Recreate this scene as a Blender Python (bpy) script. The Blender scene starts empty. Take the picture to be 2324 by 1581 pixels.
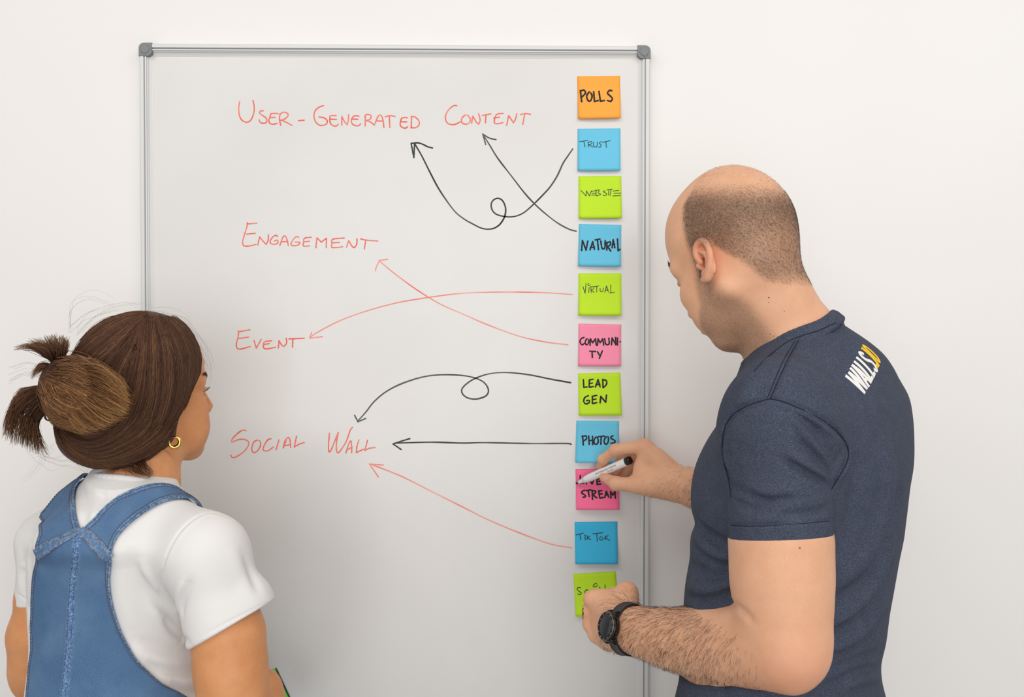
import bpy, math, random
import numpy as np
from mathutils import Vector, Matrix

# ------------------------------------------------------------------ camera, light, exposure
SC = bpy.context.scene
COL = SC.collection
IMG_W, IMG_H = 2324, 1581
CAM = np.array([0.0, -1.6, 1.5])          # the wall is the plane y = 0, x to the right, z up
PITCH = math.radians(0.9)
FPX = 2042.0                              # focal length in pixels of the 2324 px frame
_cf = np.array([0.0, math.cos(PITCH), -math.sin(PITCH)])
_cu = np.array([0.0, math.sin(PITCH), math.cos(PITCH)])
_cr = np.array([1.0, 0.0, 0.0])
cd = bpy.data.cameras.new('camera')
cd.sensor_width = 36.0
cd.lens = FPX / IMG_W * 36.0
cd.clip_start = 0.05
cam = bpy.data.objects.new('camera', cd)
cam.location = CAM
cam.rotation_euler = (math.pi / 2 - PITCH, 0, 0)
COL.objects.link(cam)
SC.camera = cam

SC.view_settings.view_transform = 'Standard'
SC.view_settings.look = 'None'
SC.view_settings.gamma = 1.0
SC.view_settings.use_curve_mapping = False
SC.view_settings.exposure = 0.06

wd = bpy.data.worlds.new('daylight')
wd.use_nodes = True
wd.node_tree.nodes['Background'].inputs[0].default_value = (1.0, 0.985, 0.985, 1)
wd.node_tree.nodes['Background'].inputs[1].default_value = 0.36
SC.world = wd


def area_light(name, loc, target, size, size_y, power, color):
    ld = bpy.data.lights.new(name, 'AREA')
    ld.shape = 'RECTANGLE'
    ld.size, ld.size_y = size, size_y
    ld.energy = power
    ld.color = color
    o = bpy.data.objects.new(name, ld)
    o.location = loc
    o.rotation_euler = (Vector(target) - Vector(loc)).to_track_quat('-Z', 'Y').to_euler()
    COL.objects.link(o)
    return o


# two ceiling lamps of the office and the window behind the photographer
area_light('ceiling_lamp_light', (-0.9, -1.5, 2.75), (-0.7, -0.7, 0.8), 1.6, 0.9, 13, (1.0, 0.95, 0.89))
area_light('ceiling_lamp_light', (1.1, -1.5, 2.75), (1.0, -0.7, 0.8), 1.6, 0.9, 13, (1.0, 0.95, 0.89))
area_light('window_light', (0.3, -4.4, 1.5), (0.2, 0.0, 1.15), 3.6, 2.2, 74, (0.96, 0.98, 1.0))


def W(px, py, off):
    """world point seen at pixel (px, py) that stands `off` metres in front of the wall"""
    d = _cf * 1.0 + _cr * ((px - IMG_W / 2) / FPX) + _cu * ((IMG_H / 2 - py) / FPX)
    t = (-off - CAM[1]) / d[1]
    return CAM + d * t


def ray(px, py):
    d = _cf * 1.0 + _cr * ((px - IMG_W / 2) / FPX) + _cu * ((IMG_H / 2 - py) / FPX)
    return d / np.linalg.norm(d)


def project(P):
    P = np.asarray(P, float) - CAM
    f = P @ _cf
    return np.stack([IMG_W / 2 + FPX * (P @ _cr) / f, IMG_H / 2 - FPX * (P @ _cu) / f], -1)


# ------------------------------------------------------------------ object helpers
def empty(name, loc, label=None, cat=None, group=None):
    o = bpy.data.objects.new(name, None)
    o.location = loc
    o.empty_display_size = 0.05
    COL.objects.link(o)
    tag(o, label, cat, group)
    return o


def tag(o, label=None, cat=None, group=None, kind=None):
    if label: o['label'] = label
    if cat: o['category'] = cat
    if group: o['group'] = group
    if kind: o['kind'] = kind
    return o


def link_mesh(name, verts, faces, mat, parent=None, smooth=True, attrs=None, normals=None):
    """verts in world space; the object's origin goes to its parent's origin"""
    verts = np.asarray(verts, float)
    if parent is not None:
        off = parent_world(parent)
    else:
        off = np.zeros(3)
    me = bpy.data.meshes.new(name)
    if isinstance(faces, np.ndarray):
        nv, nf, k = len(verts), len(faces), faces.shape[1]
        me.vertices.add(nv)
        me.vertices.foreach_set('co', (verts - off).astype(np.float32).ravel())
        me.loops.add(nf * k)
        me.loops.foreach_set('vertex_index', faces.astype(np.int32).ravel())
        me.polygons.add(nf)
        me.polygons.foreach_set('loop_start', np.arange(0, nf * k, k, dtype=np.int32))
        me.polygons.foreach_set('loop_total', np.full(nf, k, dtype=np.int32))
        me.update(calc_edges=True)
    else:
        me.from_pydata([tuple(v) for v in verts - off], [], [tuple(int(i) for i in f) for f in faces])
    me.polygons.foreach_set('use_smooth', np.full(len(me.polygons), smooth))
    for k, v in (attrs or {}).items():
        v = np.asarray(v, np.float32)
        if v.ndim == 1:
            me.attributes.new(k, 'FLOAT', 'POINT').data.foreach_set('value', v)
        else:
            a = me.attributes.new(k, 'FLOAT_VECTOR', 'POINT')
            a.data.foreach_set('vector', v.ravel())
    me.materials.append(mat)
    me.validate()
    if normals is not None:
        me.normals_split_custom_set_from_vertices(np.asarray(normals, np.float32).tolist())
    o = bpy.data.objects.new(name, me)
    COL.objects.link(o)
    if parent is not None:
        o.parent = parent
    return o


def parent_world(p):
    t = np.zeros(3)
    while p is not None:
        t = t + np.array(p.location)
        p = p.parent
    return t


class MB:
    """collects simple shapes into one mesh"""
    def __init__(s):
        s.v, s.f, s.n = [], [], 0

    def add(s, v, f):
        v = np.asarray(v, float)
        s.v.append(v)
        s.f += [tuple(i + s.n for i in q) for q in f]
        s.n += len(v)

    def box(s, lo, hi):
        (a, b, c), (d, e, g) = lo, hi
        v = [(a, b, c), (d, b, c), (d, e, c), (a, e, c), (a, b, g), (d, b, g), (d, e, g), (a, e, g)]
        s.add(v, [(0, 3, 2, 1), (4, 5, 6, 7), (0, 1, 5, 4), (1, 2, 6, 5), (2, 3, 7, 6), (3, 0, 4, 7)])

    def tube(s, pts, rad, seg=8, cap=True):
        v, f = tube_geo(pts, rad, seg, cap)
        s.add(v, f)

    def lathe(s, base, axis, prof, seg=32):
        """prof: (distance along axis, radius)"""
        axis = np.asarray(axis, float); axis /= np.linalg.norm(axis)
        u, w = frame(axis)
        v, f = [], []
        for t, r in prof:
            for k in range(seg):
                a = 2 * math.pi * k / seg
                v.append(np.asarray(base) + axis * t + (u * math.cos(a) + w * math.sin(a)) * r)
        for i in range(len(prof) - 1):
            for k in range(seg):
                f.append((i * seg + k, i * seg + (k + 1) % seg, (i + 1) * seg + (k + 1) % seg, (i + 1) * seg + k))
        f.append(tuple(range(seg))[::-1])
        f.append(tuple((len(prof) - 1) * seg + k for k in range(seg)))
        s.add(v, f)

    def build(s, name, mat, parent=None, smooth=True, **kw):
        return link_mesh(name, np.concatenate(s.v), s.f, mat, parent, smooth, **kw)


def frame(t):
    t = np.asarray(t, float) / np.linalg.norm(t)
    a = np.array([0, 0, 1.0]) if abs(t[2]) < 0.9 else np.array([1.0, 0, 0])
    u = np.cross(t, a); u /= np.linalg.norm(u)
    return u, np.cross(t, u)


def tube_geo(pts, rad, seg=8, cap=True):
    pts = np.asarray(pts, float)
    n = len(pts)
    rad = np.broadcast_to(np.asarray(rad, float), (n,))
    tan = np.gradient(pts, axis=0)
    tan /= np.linalg.norm(tan, axis=1)[:, None] + 1e-12
    u, _ = frame(tan[0])
    v, f = [], []
    for i in range(n):
        u = u - tan[i] * (u @ tan[i]); u /= np.linalg.norm(u) + 1e-12
        w = np.cross(tan[i], u)
        for k in range(seg):
            a = 2 * math.pi * k / seg
            v.append(pts[i] + (u * math.cos(a) + w * math.sin(a)) * rad[i])
    for i in range(n - 1):
        for k in range(seg):
            f.append((i * seg + k, i * seg + (k + 1) % seg, (i + 1) * seg + (k + 1) % seg, (i + 1) * seg + k))
    if cap:
        f.append(tuple(range(seg))[::-1])
        f.append(tuple((n - 1) * seg + k for k in range(seg)))
    return v, f


def catmull(pts, n):
    """n points along a Catmull-Rom curve through pts, evenly spread by length"""
    p = np.asarray(pts, float)
    if len(p) == 2:
        t = np.linspace(0, 1, n)[:, None]
        return p[0] * (1 - t) + p[1] * t
    closed = np.allclose(p[0], p[-1])
    q = np.vstack([p[-2] if closed else 2 * p[0] - p[1], p, p[1] if closed else 2 * p[-1] - p[-2]])
    out = []
    for i in range(len(p) - 1):
        a, b, c, d = q[i:i + 4]
        t = np.linspace(0, 1, 16, endpoint=False)[:, None]
        out.append(0.5 * (2 * b + (c - a) * t + (2 * a - 5 * b + 4 * c - d) * t ** 2 + (3 * b - a - 3 * c + d) * t ** 3))
    out.append(p[-1:])
    out = np.vstack(out)
    s = np.concatenate([[0], np.cumsum(np.linalg.norm(np.diff(out, axis=0), axis=1))])
    k = np.linspace(0, s[-1], n)
    return np.stack([np.interp(k, s, out[:, j]) for j in range(p.shape[1])], 1)


# ------------------------------------------------------------------ materials
def srgb(r, g, b):
    return tuple(((c / 255 + 0.055) / 1.055) ** 2.4 if c > 10 else c / 255 / 12.92 for c in (r, g, b)) + (1,)


def mat(name, col, rough=0.5, metal=0.0, spec=0.5, **kw):
    m = bpy.data.materials.new(name)
    m.use_nodes = True
    b = m.node_tree.nodes['Principled BSDF']
    b.inputs['Base Color'].default_value = col
    b.inputs['Roughness'].default_value = rough
    b.inputs['Metallic'].default_value = metal
    b.inputs['Specular IOR Level'].default_value = spec
    for k, v in kw.items():
        b.inputs[k.replace('_', ' ')].default_value = v
    return m


def nodes(m):
    return m.node_tree.nodes, m.node_tree.links, m.node_tree.nodes['Principled BSDF']


def noise(m, scale, detail=3, vec=None, rough=0.55, dist=0.0):
    N, L, b = nodes(m)
    t = N.new('ShaderNodeTexNoise')
    t.inputs['Scale'].default_value = scale
    t.inputs['Detail'].default_value = detail
    t.inputs['Roughness'].default_value = rough
    t.inputs['Distortion'].default_value = dist
    if vec is None:
        tc = N.new('ShaderNodeTexCoord')
        vec = tc.outputs['Object']
    L.new(vec, t.inputs['Vector'])
    return t.outputs['Fac']


def ramp(m, fac, stops, interp='LINEAR'):
    N, L, b = nodes(m)
    r = N.new('ShaderNodeValToRGB')
    r.color_ramp.interpolation = interp
    e = r.color_ramp.elements
    while len(e) > 1:
        e.remove(e[-1])
    for i, (p, c) in enumerate(stops):
        el = e[0] if i == 0 else e.new(p)
        el.position = p
        el.color = c if not np.isscalar(c) else (c, c, c, 1)
    L.new(fac, r.inputs['Fac'])
    return r.outputs['Color']


def mix(m, fac, a, b_, mode='MIX'):
    N, L, b = nodes(m)
    x = N.new('ShaderNodeMix')
    x.data_type = 'RGBA'
    x.blend_type = mode
    for sock, v in ((x.inputs[0], fac), (x.inputs[6], a), (x.inputs[7], b_)):
        if hasattr(v, 'links'):
            L.new(v, sock)
        else:
            sock.default_value = v
    return x.outputs[2]


def bump(m, height, strength, dist=0.001):
    N, L, b = nodes(m)
    x = N.new('ShaderNodeBump')
    x.inputs['Strength'].default_value = strength
    x.inputs['Distance'].default_value = dist
    L.new(height, x.inputs['Height'])
    L.new(x.outputs['Normal'], b.inputs['Normal'])


def attr(m, name):
    N, L, b = nodes(m)
    a = N.new('ShaderNodeAttribute')
    a.attribute_name = name
    return a


def scaled_vec(m, sx, sy, sz, src='Object'):
    N, L, b = nodes(m)
    tc = N.new('ShaderNodeTexCoord')
    mp = N.new('ShaderNodeMapping')
    mp.inputs['Scale'].default_value = (sx, sy, sz)
    L.new(tc.outputs[src], mp.inputs['Vector'])
    return mp.outputs['Vector']


# ------------------------------------------------------------------ organic surfaces: smooth unions of rounded solids
F32 = np.float32


def smin(a, b, k):
    if k <= 0:
        return np.minimum(a, b)
    h = np.maximum(k - np.abs(a - b), 0) / k
    return np.minimum(a, b) - h * h * k * 0.25


class Solid:
    """a body made of rounded solids that melt into each other"""
    def __init__(s):
        s.ops = []
        s.folds = []

    def copy(s):
        t = Solid()
        t.ops = list(s.ops); t.folds = list(s.folds)
        return t

    def _push(s, fn, c, r, k, mode, clip):
        if clip is not None:
            cp, cn = np.asarray(clip[0], float), np.asarray(clip[1], float)
            cn = cn / np.linalg.norm(cn)
            g = fn
            fn = lambda P, g=g: np.maximum(g(P), (P - cp.astype(F32)) @ cn.astype(F32))
        s.ops.append((fn, np.asarray(c, float), float(r), k, mode))

    def ball(s, c, r, k=0.01, mode='+', clip=None):
        c = np.asarray(c, float); c32 = c.astype(F32)
        s._push(lambda P: np.linalg.norm(P - c32, axis=1) - F32(r), c, r, k, mode, clip)

    def ell(s, c, r, R=None, k=0.01, mode='+', clip=None):
        """ellipsoid; the columns of R are its axes"""
        c = np.asarray(c, float); r = np.asarray(r, float)
        R = np.eye(3) if R is None else np.asarray(R, float)
        c32, r32, R32 = c.astype(F32), r.astype(F32), R.astype(F32)

        def fn(P):
            q = (P - c32) @ R32
            k0 = np.linalg.norm(q / r32, axis=1)
            k1 = np.linalg.norm(q / (r32 * r32), axis=1) + F32(1e-9)
            return k0 * (k0 - 1) / k1
        s._push(fn, c, r.max(), k, mode, clip)

    def cone(s, a, b, ra, rb, k=0.01, mode='+', clip=None):
        """round cone from a to b"""
        a = np.asarray(a, float); b = np.asarray(b, float)
        ba = b - a
        l2 = ba @ ba
        rr = ra - rb
        a2 = max(l2 - rr * rr, 1e-12)
        il2 = 1.0 / l2
        a32, ba32 = a.astype(F32), ba.astype(F32)

        def fn(P):
            pa = P - a32
            y = pa @ ba32
            z = y - F32(l2)
            x = pa * F32(l2) - y[:, None] * ba32
            x2 = np.einsum('ij,ij->i', x, x)
            y2 = y * y * F32(l2)
            z2 = z * z * F32(l2)
            kk = np.sign(rr) * rr * rr * x2
            d = (np.sqrt(np.maximum(x2 * F32(a2 * il2), 0)) + y * F32(rr)) * F32(il2) - F32(ra)
            d1 = np.sqrt(x2 + z2) * F32(il2) - F32(rb)
            d2 = np.sqrt(x2 + y2) * F32(il2) - F32(ra)
            m1 = np.sign(z) * a2 * z2 > kk
            m2 = np.sign(y) * a2 * y2 < kk
            return np.where(m1, d1, np.where(m2, d2, d)).astype(F32)
        s._push(fn, (a + b) / 2, math.sqrt(l2) / 2 + max(ra, rb), k, mode, clip)

    def chain(s, pts, rad, k=0.01, mode='+', clip=None, kin=None):
        for i in range(len(pts) - 1):
            s.cone(pts[i], pts[i + 1], rad[i], rad[i + 1], k if i == 0 or kin is None else kin, mode, clip)

    def loft(s, slices, k=0.01, mode='+', clip=None, power=2.0):
        """upright solid from elliptical slices (z, cx, cy, half along u, half along v, angle of u)"""
        S = np.asarray(sorted(slices), float)
        zs = S[:, 0]
        zz = np.linspace(zs[0], zs[-1], 160)
        # smooth the columns with Catmull-Rom in z
        cols = []
        for j in range(1, 6):
            m = np.gradient(S[:, j], zs)
            i = np.clip(np.searchsorted(zs, zz) - 1, 0, len(zs) - 2)
            h = zs[i + 1] - zs[i]
            t = (zz - zs[i]) / h
            cols.append((2 * t**3 - 3 * t**2 + 1) * S[i, j] + (t**3 - 2 * t**2 + t) * h * m[i]
                        + (-2 * t**3 + 3 * t**2) * S[i + 1, j] + (t**3 - t**2) * h * m[i + 1])
        lo, hi = zs[0], zs[-1]

        def fn(P):
            z = P[:, 2]
            g = [np.interp(z, zz, c).astype(F32) for c in cols]
            ca, sa = np.cos(g[4]), np.sin(g[4])
            dx, dy = P[:, 0] - g[0], P[:, 1] - g[1]
            u = (dx * ca + dy * sa)
            v = (-dx * sa + dy * ca)
            au, av = np.abs(u) / g[2], np.abs(v) / g[3]
            if power == 2.0:
                k0 = np.sqrt(au * au + av * av)
                k1 = np.sqrt((au / g[2]) ** 2 + (av / g[3]) ** 2) + F32(1e-9)
                d = k0 * (k0 - 1) / k1
            else:
                p_ = F32(power)
                k0 = (au ** p_ + av ** p_) ** (1 / p_)
                gu = au ** (p_ - 1) / g[2]
                gv = av ** (p_ - 1) / g[3]
                gr = np.sqrt(gu * gu + gv * gv) / np.maximum(k0, F32(1e-4)) ** (p_ - 1) + F32(1e-6)
                d = (k0 - 1) / gr
            return np.maximum(d, np.maximum(F32(lo) - z, z - F32(hi)))
        c = np.array([S[:, 1].mean(), S[:, 2].mean(), (lo + hi) / 2])
        r = (hi - lo) / 2 + S[:, 3:5].max() + np.abs(S[:, 1:3] - c[:2]).max()
        s._push(fn, c, r, k, mode, clip)

    def cut(s, p, n):
        """keep the side of the plane that the normal points away from"""
        p = np.asarray(p, float).astype(F32); n = np.asarray(n, float); n = (n / np.linalg.norm(n)).astype(F32)
        s.ops.append((lambda P: (P - p) @ n, None, 0, 0, 'cut'))

    def merge(s, other, k, mode='+', grow=0.0):
        s.ops.append((lambda P: other(P) - F32(grow), None, 0, k, mode))

    def fold(s, pts, depth, width, taper=True):
        """a crease (depth > 0) or a ridge (depth < 0) along a line on the surface"""
        s.folds.append((np.asarray(pts, float), depth, width, taper))

    def __call__(s, P):
        P = np.asarray(P, F32)
        d = np.full(len(P), F32(0.3))
        for fn, c, r, k, mode in s.ops:
            if c is None:
                v = fn(P)
                if mode == 'cut':
                    d = -smin(-d, -v, 0.0035)
                elif mode == '+':
                    d = smin(d, v, k)
                else:
                    d = -smin(-d, v, k)
                continue
            m = np.einsum('ij,ij->i', P - c.astype(F32), P - c.astype(F32)) < (r + k + 0.06) ** 2
            if not m.any():
                continue
            if m.all():
                v = fn(P)
                d = smin(d, v, k) if mode == '+' else -smin(-d, v, k)
            else:
                v = fn(P[m])
                d[m] = smin(d[m], v, k) if mode == '+' else -smin(-d[m], v, k)
        for pts, depth, width, taper in s.folds:
            lo, hi = pts.min(0) - 3 * width, pts.max(0) + 3 * width
            m = np.all((P > lo) & (P < hi), axis=1)
            if not m.any():
                continue
            Q = P[m]
            best = np.full(len(Q), F32(9)); tt = np.zeros(len(Q), F32)
            n = len(pts) - 1
            for i in range(n):
                a, ba = pts[i].astype(F32), (pts[i + 1] - pts[i]).astype(F32)
                h = np.clip(((Q - a) @ ba) / (ba @ ba + 1e-12), 0, 1)
                dist = np.linalg.norm(Q - a - h[:, None] * ba, axis=1)
                w = dist < best
                best[w] = dist[w]; tt[w] = (i + h[w]) / n
            g = np.exp(-(best / width) ** 2)
            if taper:
                g = g * np.sin(np.pi * np.clip(tt * 0.94 + 0.03, 0, 1)) ** 0.7
            d[m] += F32(depth) * g
        return d

    def normal(s, P, e=0.0015):
        P = np.asarray(P, float)
        g = np.stack([s(P + np.eye(3)[i] * e) - s(P - np.eye(3)[i] * e) for i in range(3)], 1).astype(float)
        return g / (np.linalg.norm(g, axis=1)[:, None] + 1e-12)

    def hit(s, pxs, off=0.0):
        """points where the lines of sight through the given pixels meet the surface"""
        pxs = np.asarray(pxs, float)
        D = np.array([ray(*p[:2]) for p in pxs])
        t = np.full(len(pxs), 0.6)
        best = np.full(len(pxs), 9.0); tb = t.copy()
        for _ in range(90):
            d = s(CAM + D * t[:, None]).astype(float) - off
            w = d < best - 1e-5
            best[w] = d[w]; tb[w] = t[w]
            t = t + np.clip(d, -0.02, 0.05) * 0.8
            t = np.minimum(t, 2.2)
        s.miss = best > 0.004
        return CAM + D * tb[:, None]

    def snap(s, P, off=0.0, it=7):
        """move points onto the surface (or a distance off above it)"""
        P = np.asarray(P, float).copy()
        for _ in range(it):
            d = s(P).astype(float) - off
            P -= s.normal(P) * np.clip(d, -0.02, 0.02)[:, None]
        return P


def surface(solid, boxes):
    """quad mesh of a Solid; boxes: (lo, hi, cell size)"""
    VV, FF, base = [], [], 0
    for lo, hi, h in boxes:
        lo, hi = np.asarray(lo, float), np.asarray(hi, float)
        B = 8
        nb = np.ceil((hi - lo) / (h * B)).astype(int)
        n = nb * B
        G = np.full(tuple(n), F32(1))
        bc = np.stack(np.meshgrid(*[np.arange(k) for k in nb], indexing='ij'), -1).reshape(-1, 3)
        cen = lo + (bc * B + (B - 1) / 2) * h
        d = np.concatenate([solid(c) for c in np.array_split(cen, max(1, len(cen) // 200000 + 1))])
        R = B * h * 0.87
        act = np.abs(d) < R * 1.7 + 0.008
        G6 = G.reshape(nb[0], B, nb[1], B, nb[2], B)
        sg = np.where(d < 0, F32(-1), F32(1)).reshape(tuple(nb))
        G6[:] = sg[:, None, :, None, :, None]
        ab = bc[act]
        loc = np.stack(np.meshgrid(*[np.arange(B)] * 3, indexing='ij'), -1).reshape(-1, 3)
        for chunk in np.array_split(ab, max(1, len(ab) // 1500 + 1)):
            if not len(chunk):
                continue
            idx = (chunk[:, None, :] * B + loc[None]).reshape(-1, 3)
            val = solid((lo + idx * h).astype(F32))
            G[idx[:, 0], idx[:, 1], idx[:, 2]] = val
        S = G < 0
        # cells that the surface crosses
        c = np.zeros(tuple(n - 1), np.uint8)
        for i in (0, 1):
            for j in (0, 1):
                for k in (0, 1):
                    c += S[i:n[0] - 1 + i, j:n[1] - 1 + j, k:n[2] - 1 + k]
        cells = np.argwhere((c > 0) & (c < 8))
        if not len(cells):
            continue
        ids = np.full(tuple(n - 1), -1, np.int32)
        ids[tuple(cells.T)] = np.arange(len(cells))
        acc = np.zeros((len(cells), 3)); cnt = np.zeros(len(cells))
        cor = [np.array(q) for q in np.ndindex(2, 2, 2)]
        vals = {tuple(q): G[tuple((cells + q).T)] for q in cor}
        for q in cor:
            for ax in range(3):
                if q[ax]:
                    continue
                q2 = q.copy(); q2[ax] = 1
                a, b = vals[tuple(q)], vals[tuple(q2)]
                w = (a < 0) != (b < 0)
                t = a[w] / (a[w] - b[w])
                p = np.repeat(q[None].astype(float), w.sum(), 0)
                p[:, ax] += t
                acc[w] += p; cnt[w] += 1
        V = lo + (cells + acc / cnt[:, None]) * h
        faces = []
        for ax in range(3):
            sl0 = [slice(1, n[i] - 1) for i in range(3)]
            sl1 = list(sl0)
            sl0[ax] = slice(0, n[ax] - 1); sl1[ax] = slice(1, n[ax])
            a, b = S[tuple(sl0)], S[tuple(sl1)]
            e = np.argwhere(a != b)
            flip = a[tuple(e.T)]
            org = np.array([0 if i == ax else 1 for i in range(3)])
            e = e + org
            o1, o2 = [(1, 2), (2, 0), (0, 1)][ax]
            q = []
            for du, dv in ((0, 0), (1, 0), (1, 1), (0, 1)):
                t = e.copy()
                t[:, o1] -= du; t[:, o2] -= dv
                q.append(ids[tuple(t.T)])
            q = np.stack(q, 1)
            q[~flip] = q[~flip][:, ::-1]
            faces.append(q)
        F = np.vstack(faces)
        F = F[(F >= 0).all(1)]
        VV.append(V); FF.append(F + base); base += len(V)
    return np.vstack(VV), np.vstack(FF)


def refined(solid, boxes):
    """surface() with its points moved onto the exact surface, plus exact normals"""
    V, F = surface(solid, boxes)
    P, N = [], []
    for c in np.array_split(V, max(1, len(V) // 60000 + 1)):
        d = solid(c).astype(float)
        g = solid.normal(c, 0.0009)
        c = c - g * np.clip(d, -0.0012, 0.0012)[:, None]
        P.append(c); N.append(solid.normal(c, 0.0008))
    return np.vstack(P), F, np.vstack(N)


def patch(grid, nu, nv):
    """smooth nu x nv points through a coarse grid of control points [rows][cols] of (x, y, z)"""
    g = np.asarray(grid, float)
    rows = np.stack([catmull(r, nv) if g.shape[1] > 2 else np.linspace(r[0], r[1], nv) for r in g])
    out = np.stack([catmull(rows[:, j], nu) if g.shape[0] > 2 else np.linspace(rows[0, j], rows[1, j], nu) for j in range(nv)], 1)
    return out


def sheet(name, solid, G, lift, thick, m, parent, rim=0.0, rim_w=0.0, extra=None):
    """cloth that lies on a solid: top and underside plus edges, with a UV in metres"""
    nu, nv, _ = G.shape
    P = solid.snap(G.reshape(-1, 3), lift)
    N = solid.normal(P, 0.004)
    G2 = P.reshape(nu, nv, 3)
    # lengths for UV
    du = np.concatenate([np.zeros((1, nv)), np.cumsum(np.linalg.norm(np.diff(G2, axis=0), axis=2), 0)])
    dv = np.concatenate([np.zeros((nu, 1)), np.cumsum(np.linalg.norm(np.diff(G2, axis=1), axis=2), 1)], 1)
    e = np.minimum(dv, dv[:, -1:] - dv)
    h = np.zeros((nu, nv))
    if rim > 0:
        h = rim * np.clip((rim_w - e) / 0.0015, 0, 1)
        P = P + N * h.reshape(-1)[:, None]
    if extra is not None:
        P = P + N * extra.reshape(-1)[:, None]
    V = np.vstack([P, P - N * thick])
    idx = np.arange(nu * nv).reshape(nu, nv)
    q = np.stack([idx[:-1, :-1], idx[1:, :-1], idx[1:, 1:], idx[:-1, 1:]], -1).reshape(-1, 4)
    # make the top face outwards
    a, b, c = P[q[0, 0]], P[q[0, 1]], P[q[0, 2]]
    if np.cross(b - a, c - a) @ N[q[0, 0]] < 0:
        q = q[:, ::-1]
    M = nu * nv
    F = [q, q[:, ::-1] + M]
    loop = np.concatenate([idx[0, :], idx[1:, -1], idx[-1, -2::-1], idx[-2:0:-1, 0]])
    nx = np.roll(loop, -1)
    F.append(np.stack([loop, nx, nx + M, loop + M], 1))
    F = np.vstack(F)
    at = {'su': np.concatenate([du.ravel()] * 2), 'sv': np.concatenate([dv.ravel()] * 2), 'edge': np.concatenate([e.ravel()] * 2)}
    link = link_mesh(name, V, F, m, parent, True, at)
    return link, G2


def strands(curves, radii, seg=3):
    """many hairs as one mesh: curves [n][k][3], radii [n] or [n][k] -> verts, faces, per-vertex strand index"""
    C = np.asarray(curves, float)
    n, k, _ = C.shape
    r = np.asarray(radii, float)
    if r.ndim == 1:
        r = r[:, None] * np.linspace(1, 0.15, k)[None] ** 0.6
    T = np.gradient(C, axis=1)
    T /= np.linalg.norm(T, axis=2)[..., None] + 1e-12
    ref = np.where(np.abs(T[..., 2:3]) < 0.9, np.array([0, 0, 1.0]), np.array([1.0, 0, 0]))
    U = np.cross(T, ref); U /= np.linalg.norm(U, axis=2)[..., None] + 1e-12
    Wv = np.cross(T, U)
    a = 2 * np.pi * np.arange(seg) / seg
    V = C[:, :, None, :] + r[:, :, None, None] * (U[:, :, None, :] * np.cos(a)[None, None, :, None] + Wv[:, :, None, :] * np.sin(a)[None, None, :, None])
    i = np.arange(n)[:, None, None] * k * seg + np.arange(k - 1)[None, :, None] * seg
    s0 = np.arange(seg)[None, None, :]
    s1 = (np.arange(seg) + 1) % seg
    F = np.stack([i + s0, i + s1[None, None], i + seg + s1[None, None], i + seg + s0], -1).reshape(-1, 4)
    return V.reshape(-1, 3), F, np.repeat(np.arange(n), k * seg)


def axes_to(fwd_yaw, pitch=0.0, roll=0.0):
    """columns: forward, left, up of a body that looks along the yaw angle (radians, from +x), nose down by pitch"""
    f = np.array([math.cos(fwd_yaw), math.sin(fwd_yaw), 0.0])
    l = np.array([-math.sin(fwd_yaw), math.cos(fwd_yaw), 0.0])
    u = np.array([0, 0, 1.0])
    f2 = f * math.cos(pitch) - u * math.sin(pitch)
    u2 = u * math.cos(pitch) + f * math.sin(pitch)
    l3 = l * math.cos(roll) + u2 * math.sin(roll)
    u3 = u2 * math.cos(roll) - l * math.sin(roll)
    return np.stack([f2, l3, u3], 1)
# ------------------------------------------------------------------ the room
m_wall = mat('wall_paint', srgb(238, 234, 230), 0.75, spec=0.25)
c = ramp(m_wall, noise(m_wall, 1.3, 2), [(0.3, srgb(237, 234, 231)), (0.7, srgb(241, 239, 236))])
nodes(m_wall)[1].new(c, nodes(m_wall)[2].inputs['Base Color'])
bump(m_wall, noise(m_wall, 420, 4), 0.06, 0.0006)
m_floor = mat('floor_vinyl', srgb(150, 146, 140), 0.45)
c = ramp(m_floor, noise(m_floor, 9, 5), [(0.3, srgb(176, 172, 166)), (0.7, srgb(192, 188, 182))])
nodes(m_floor)[1].new(c, nodes(m_floor)[2].inputs['Base Color'])
m_skirt = mat('baseboard_paint', srgb(235, 233, 230), 0.5)

b = MB(); b.box((-3.2, 0.0, -0.05), (3.2, 0.12, 2.95))
tag(b.build('wall_back', m_wall, smooth=False), kind='structure')
b = MB(); b.box((-3.2, -5.0, -0.06), (3.2, 0.0, 0.0))
tag(b.build('floor', m_floor, smooth=False), kind='structure')
b = MB(); b.box((-3.2, -0.014, 0.0), (3.2, 0.0, 0.075)); b.box((-3.2, -0.010, 0.075), (3.2, 0.0, 0.082))
tag(b.build('baseboard_back', m_skirt, smooth=False), kind='structure')

# ------------------------------------------------------------------ whiteboard
m_board = mat('whiteboard_enamel', srgb(224, 222, 219), 0.22, spec=0.35)
c = ramp(m_board, noise(m_board, 2.2, 4, dist=0.6), [(0.35, srgb(221, 219, 216)), (0.65, srgb(227, 225, 222))])
nodes(m_board)[1].new(c, nodes(m_board)[2].inputs['Base Color'])
m_alu = mat('brushed_aluminium', srgb(216, 216, 214), 0.5, metal=0.12)
m_groove = mat('rail_groove', srgb(150, 153, 155), 0.5, metal=0.1)
m_cap = mat('grey_corner_plastic', srgb(128, 131, 133), 0.5, spec=0.4)
m_red = mat('red_marker_ink', srgb(239, 118, 102), 0.5, spec=0.2)
c = ramp(m_red, noise(m_red, 45, 3), [(0.32, srgb(240, 140, 126)), (0.68, srgb(236, 96, 78))])
nodes(m_red)[1].new(c, nodes(m_red)[2].inputs['Base Color'])
m_pale = mat('thin_red_marker_ink', srgb(244, 160, 148), 0.5, spec=0.2)
c = ramp(m_pale, noise(m_pale, 11, 2), [(0.35, srgb(243, 182, 174)), (0.68, srgb(240, 120, 104))])
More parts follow.
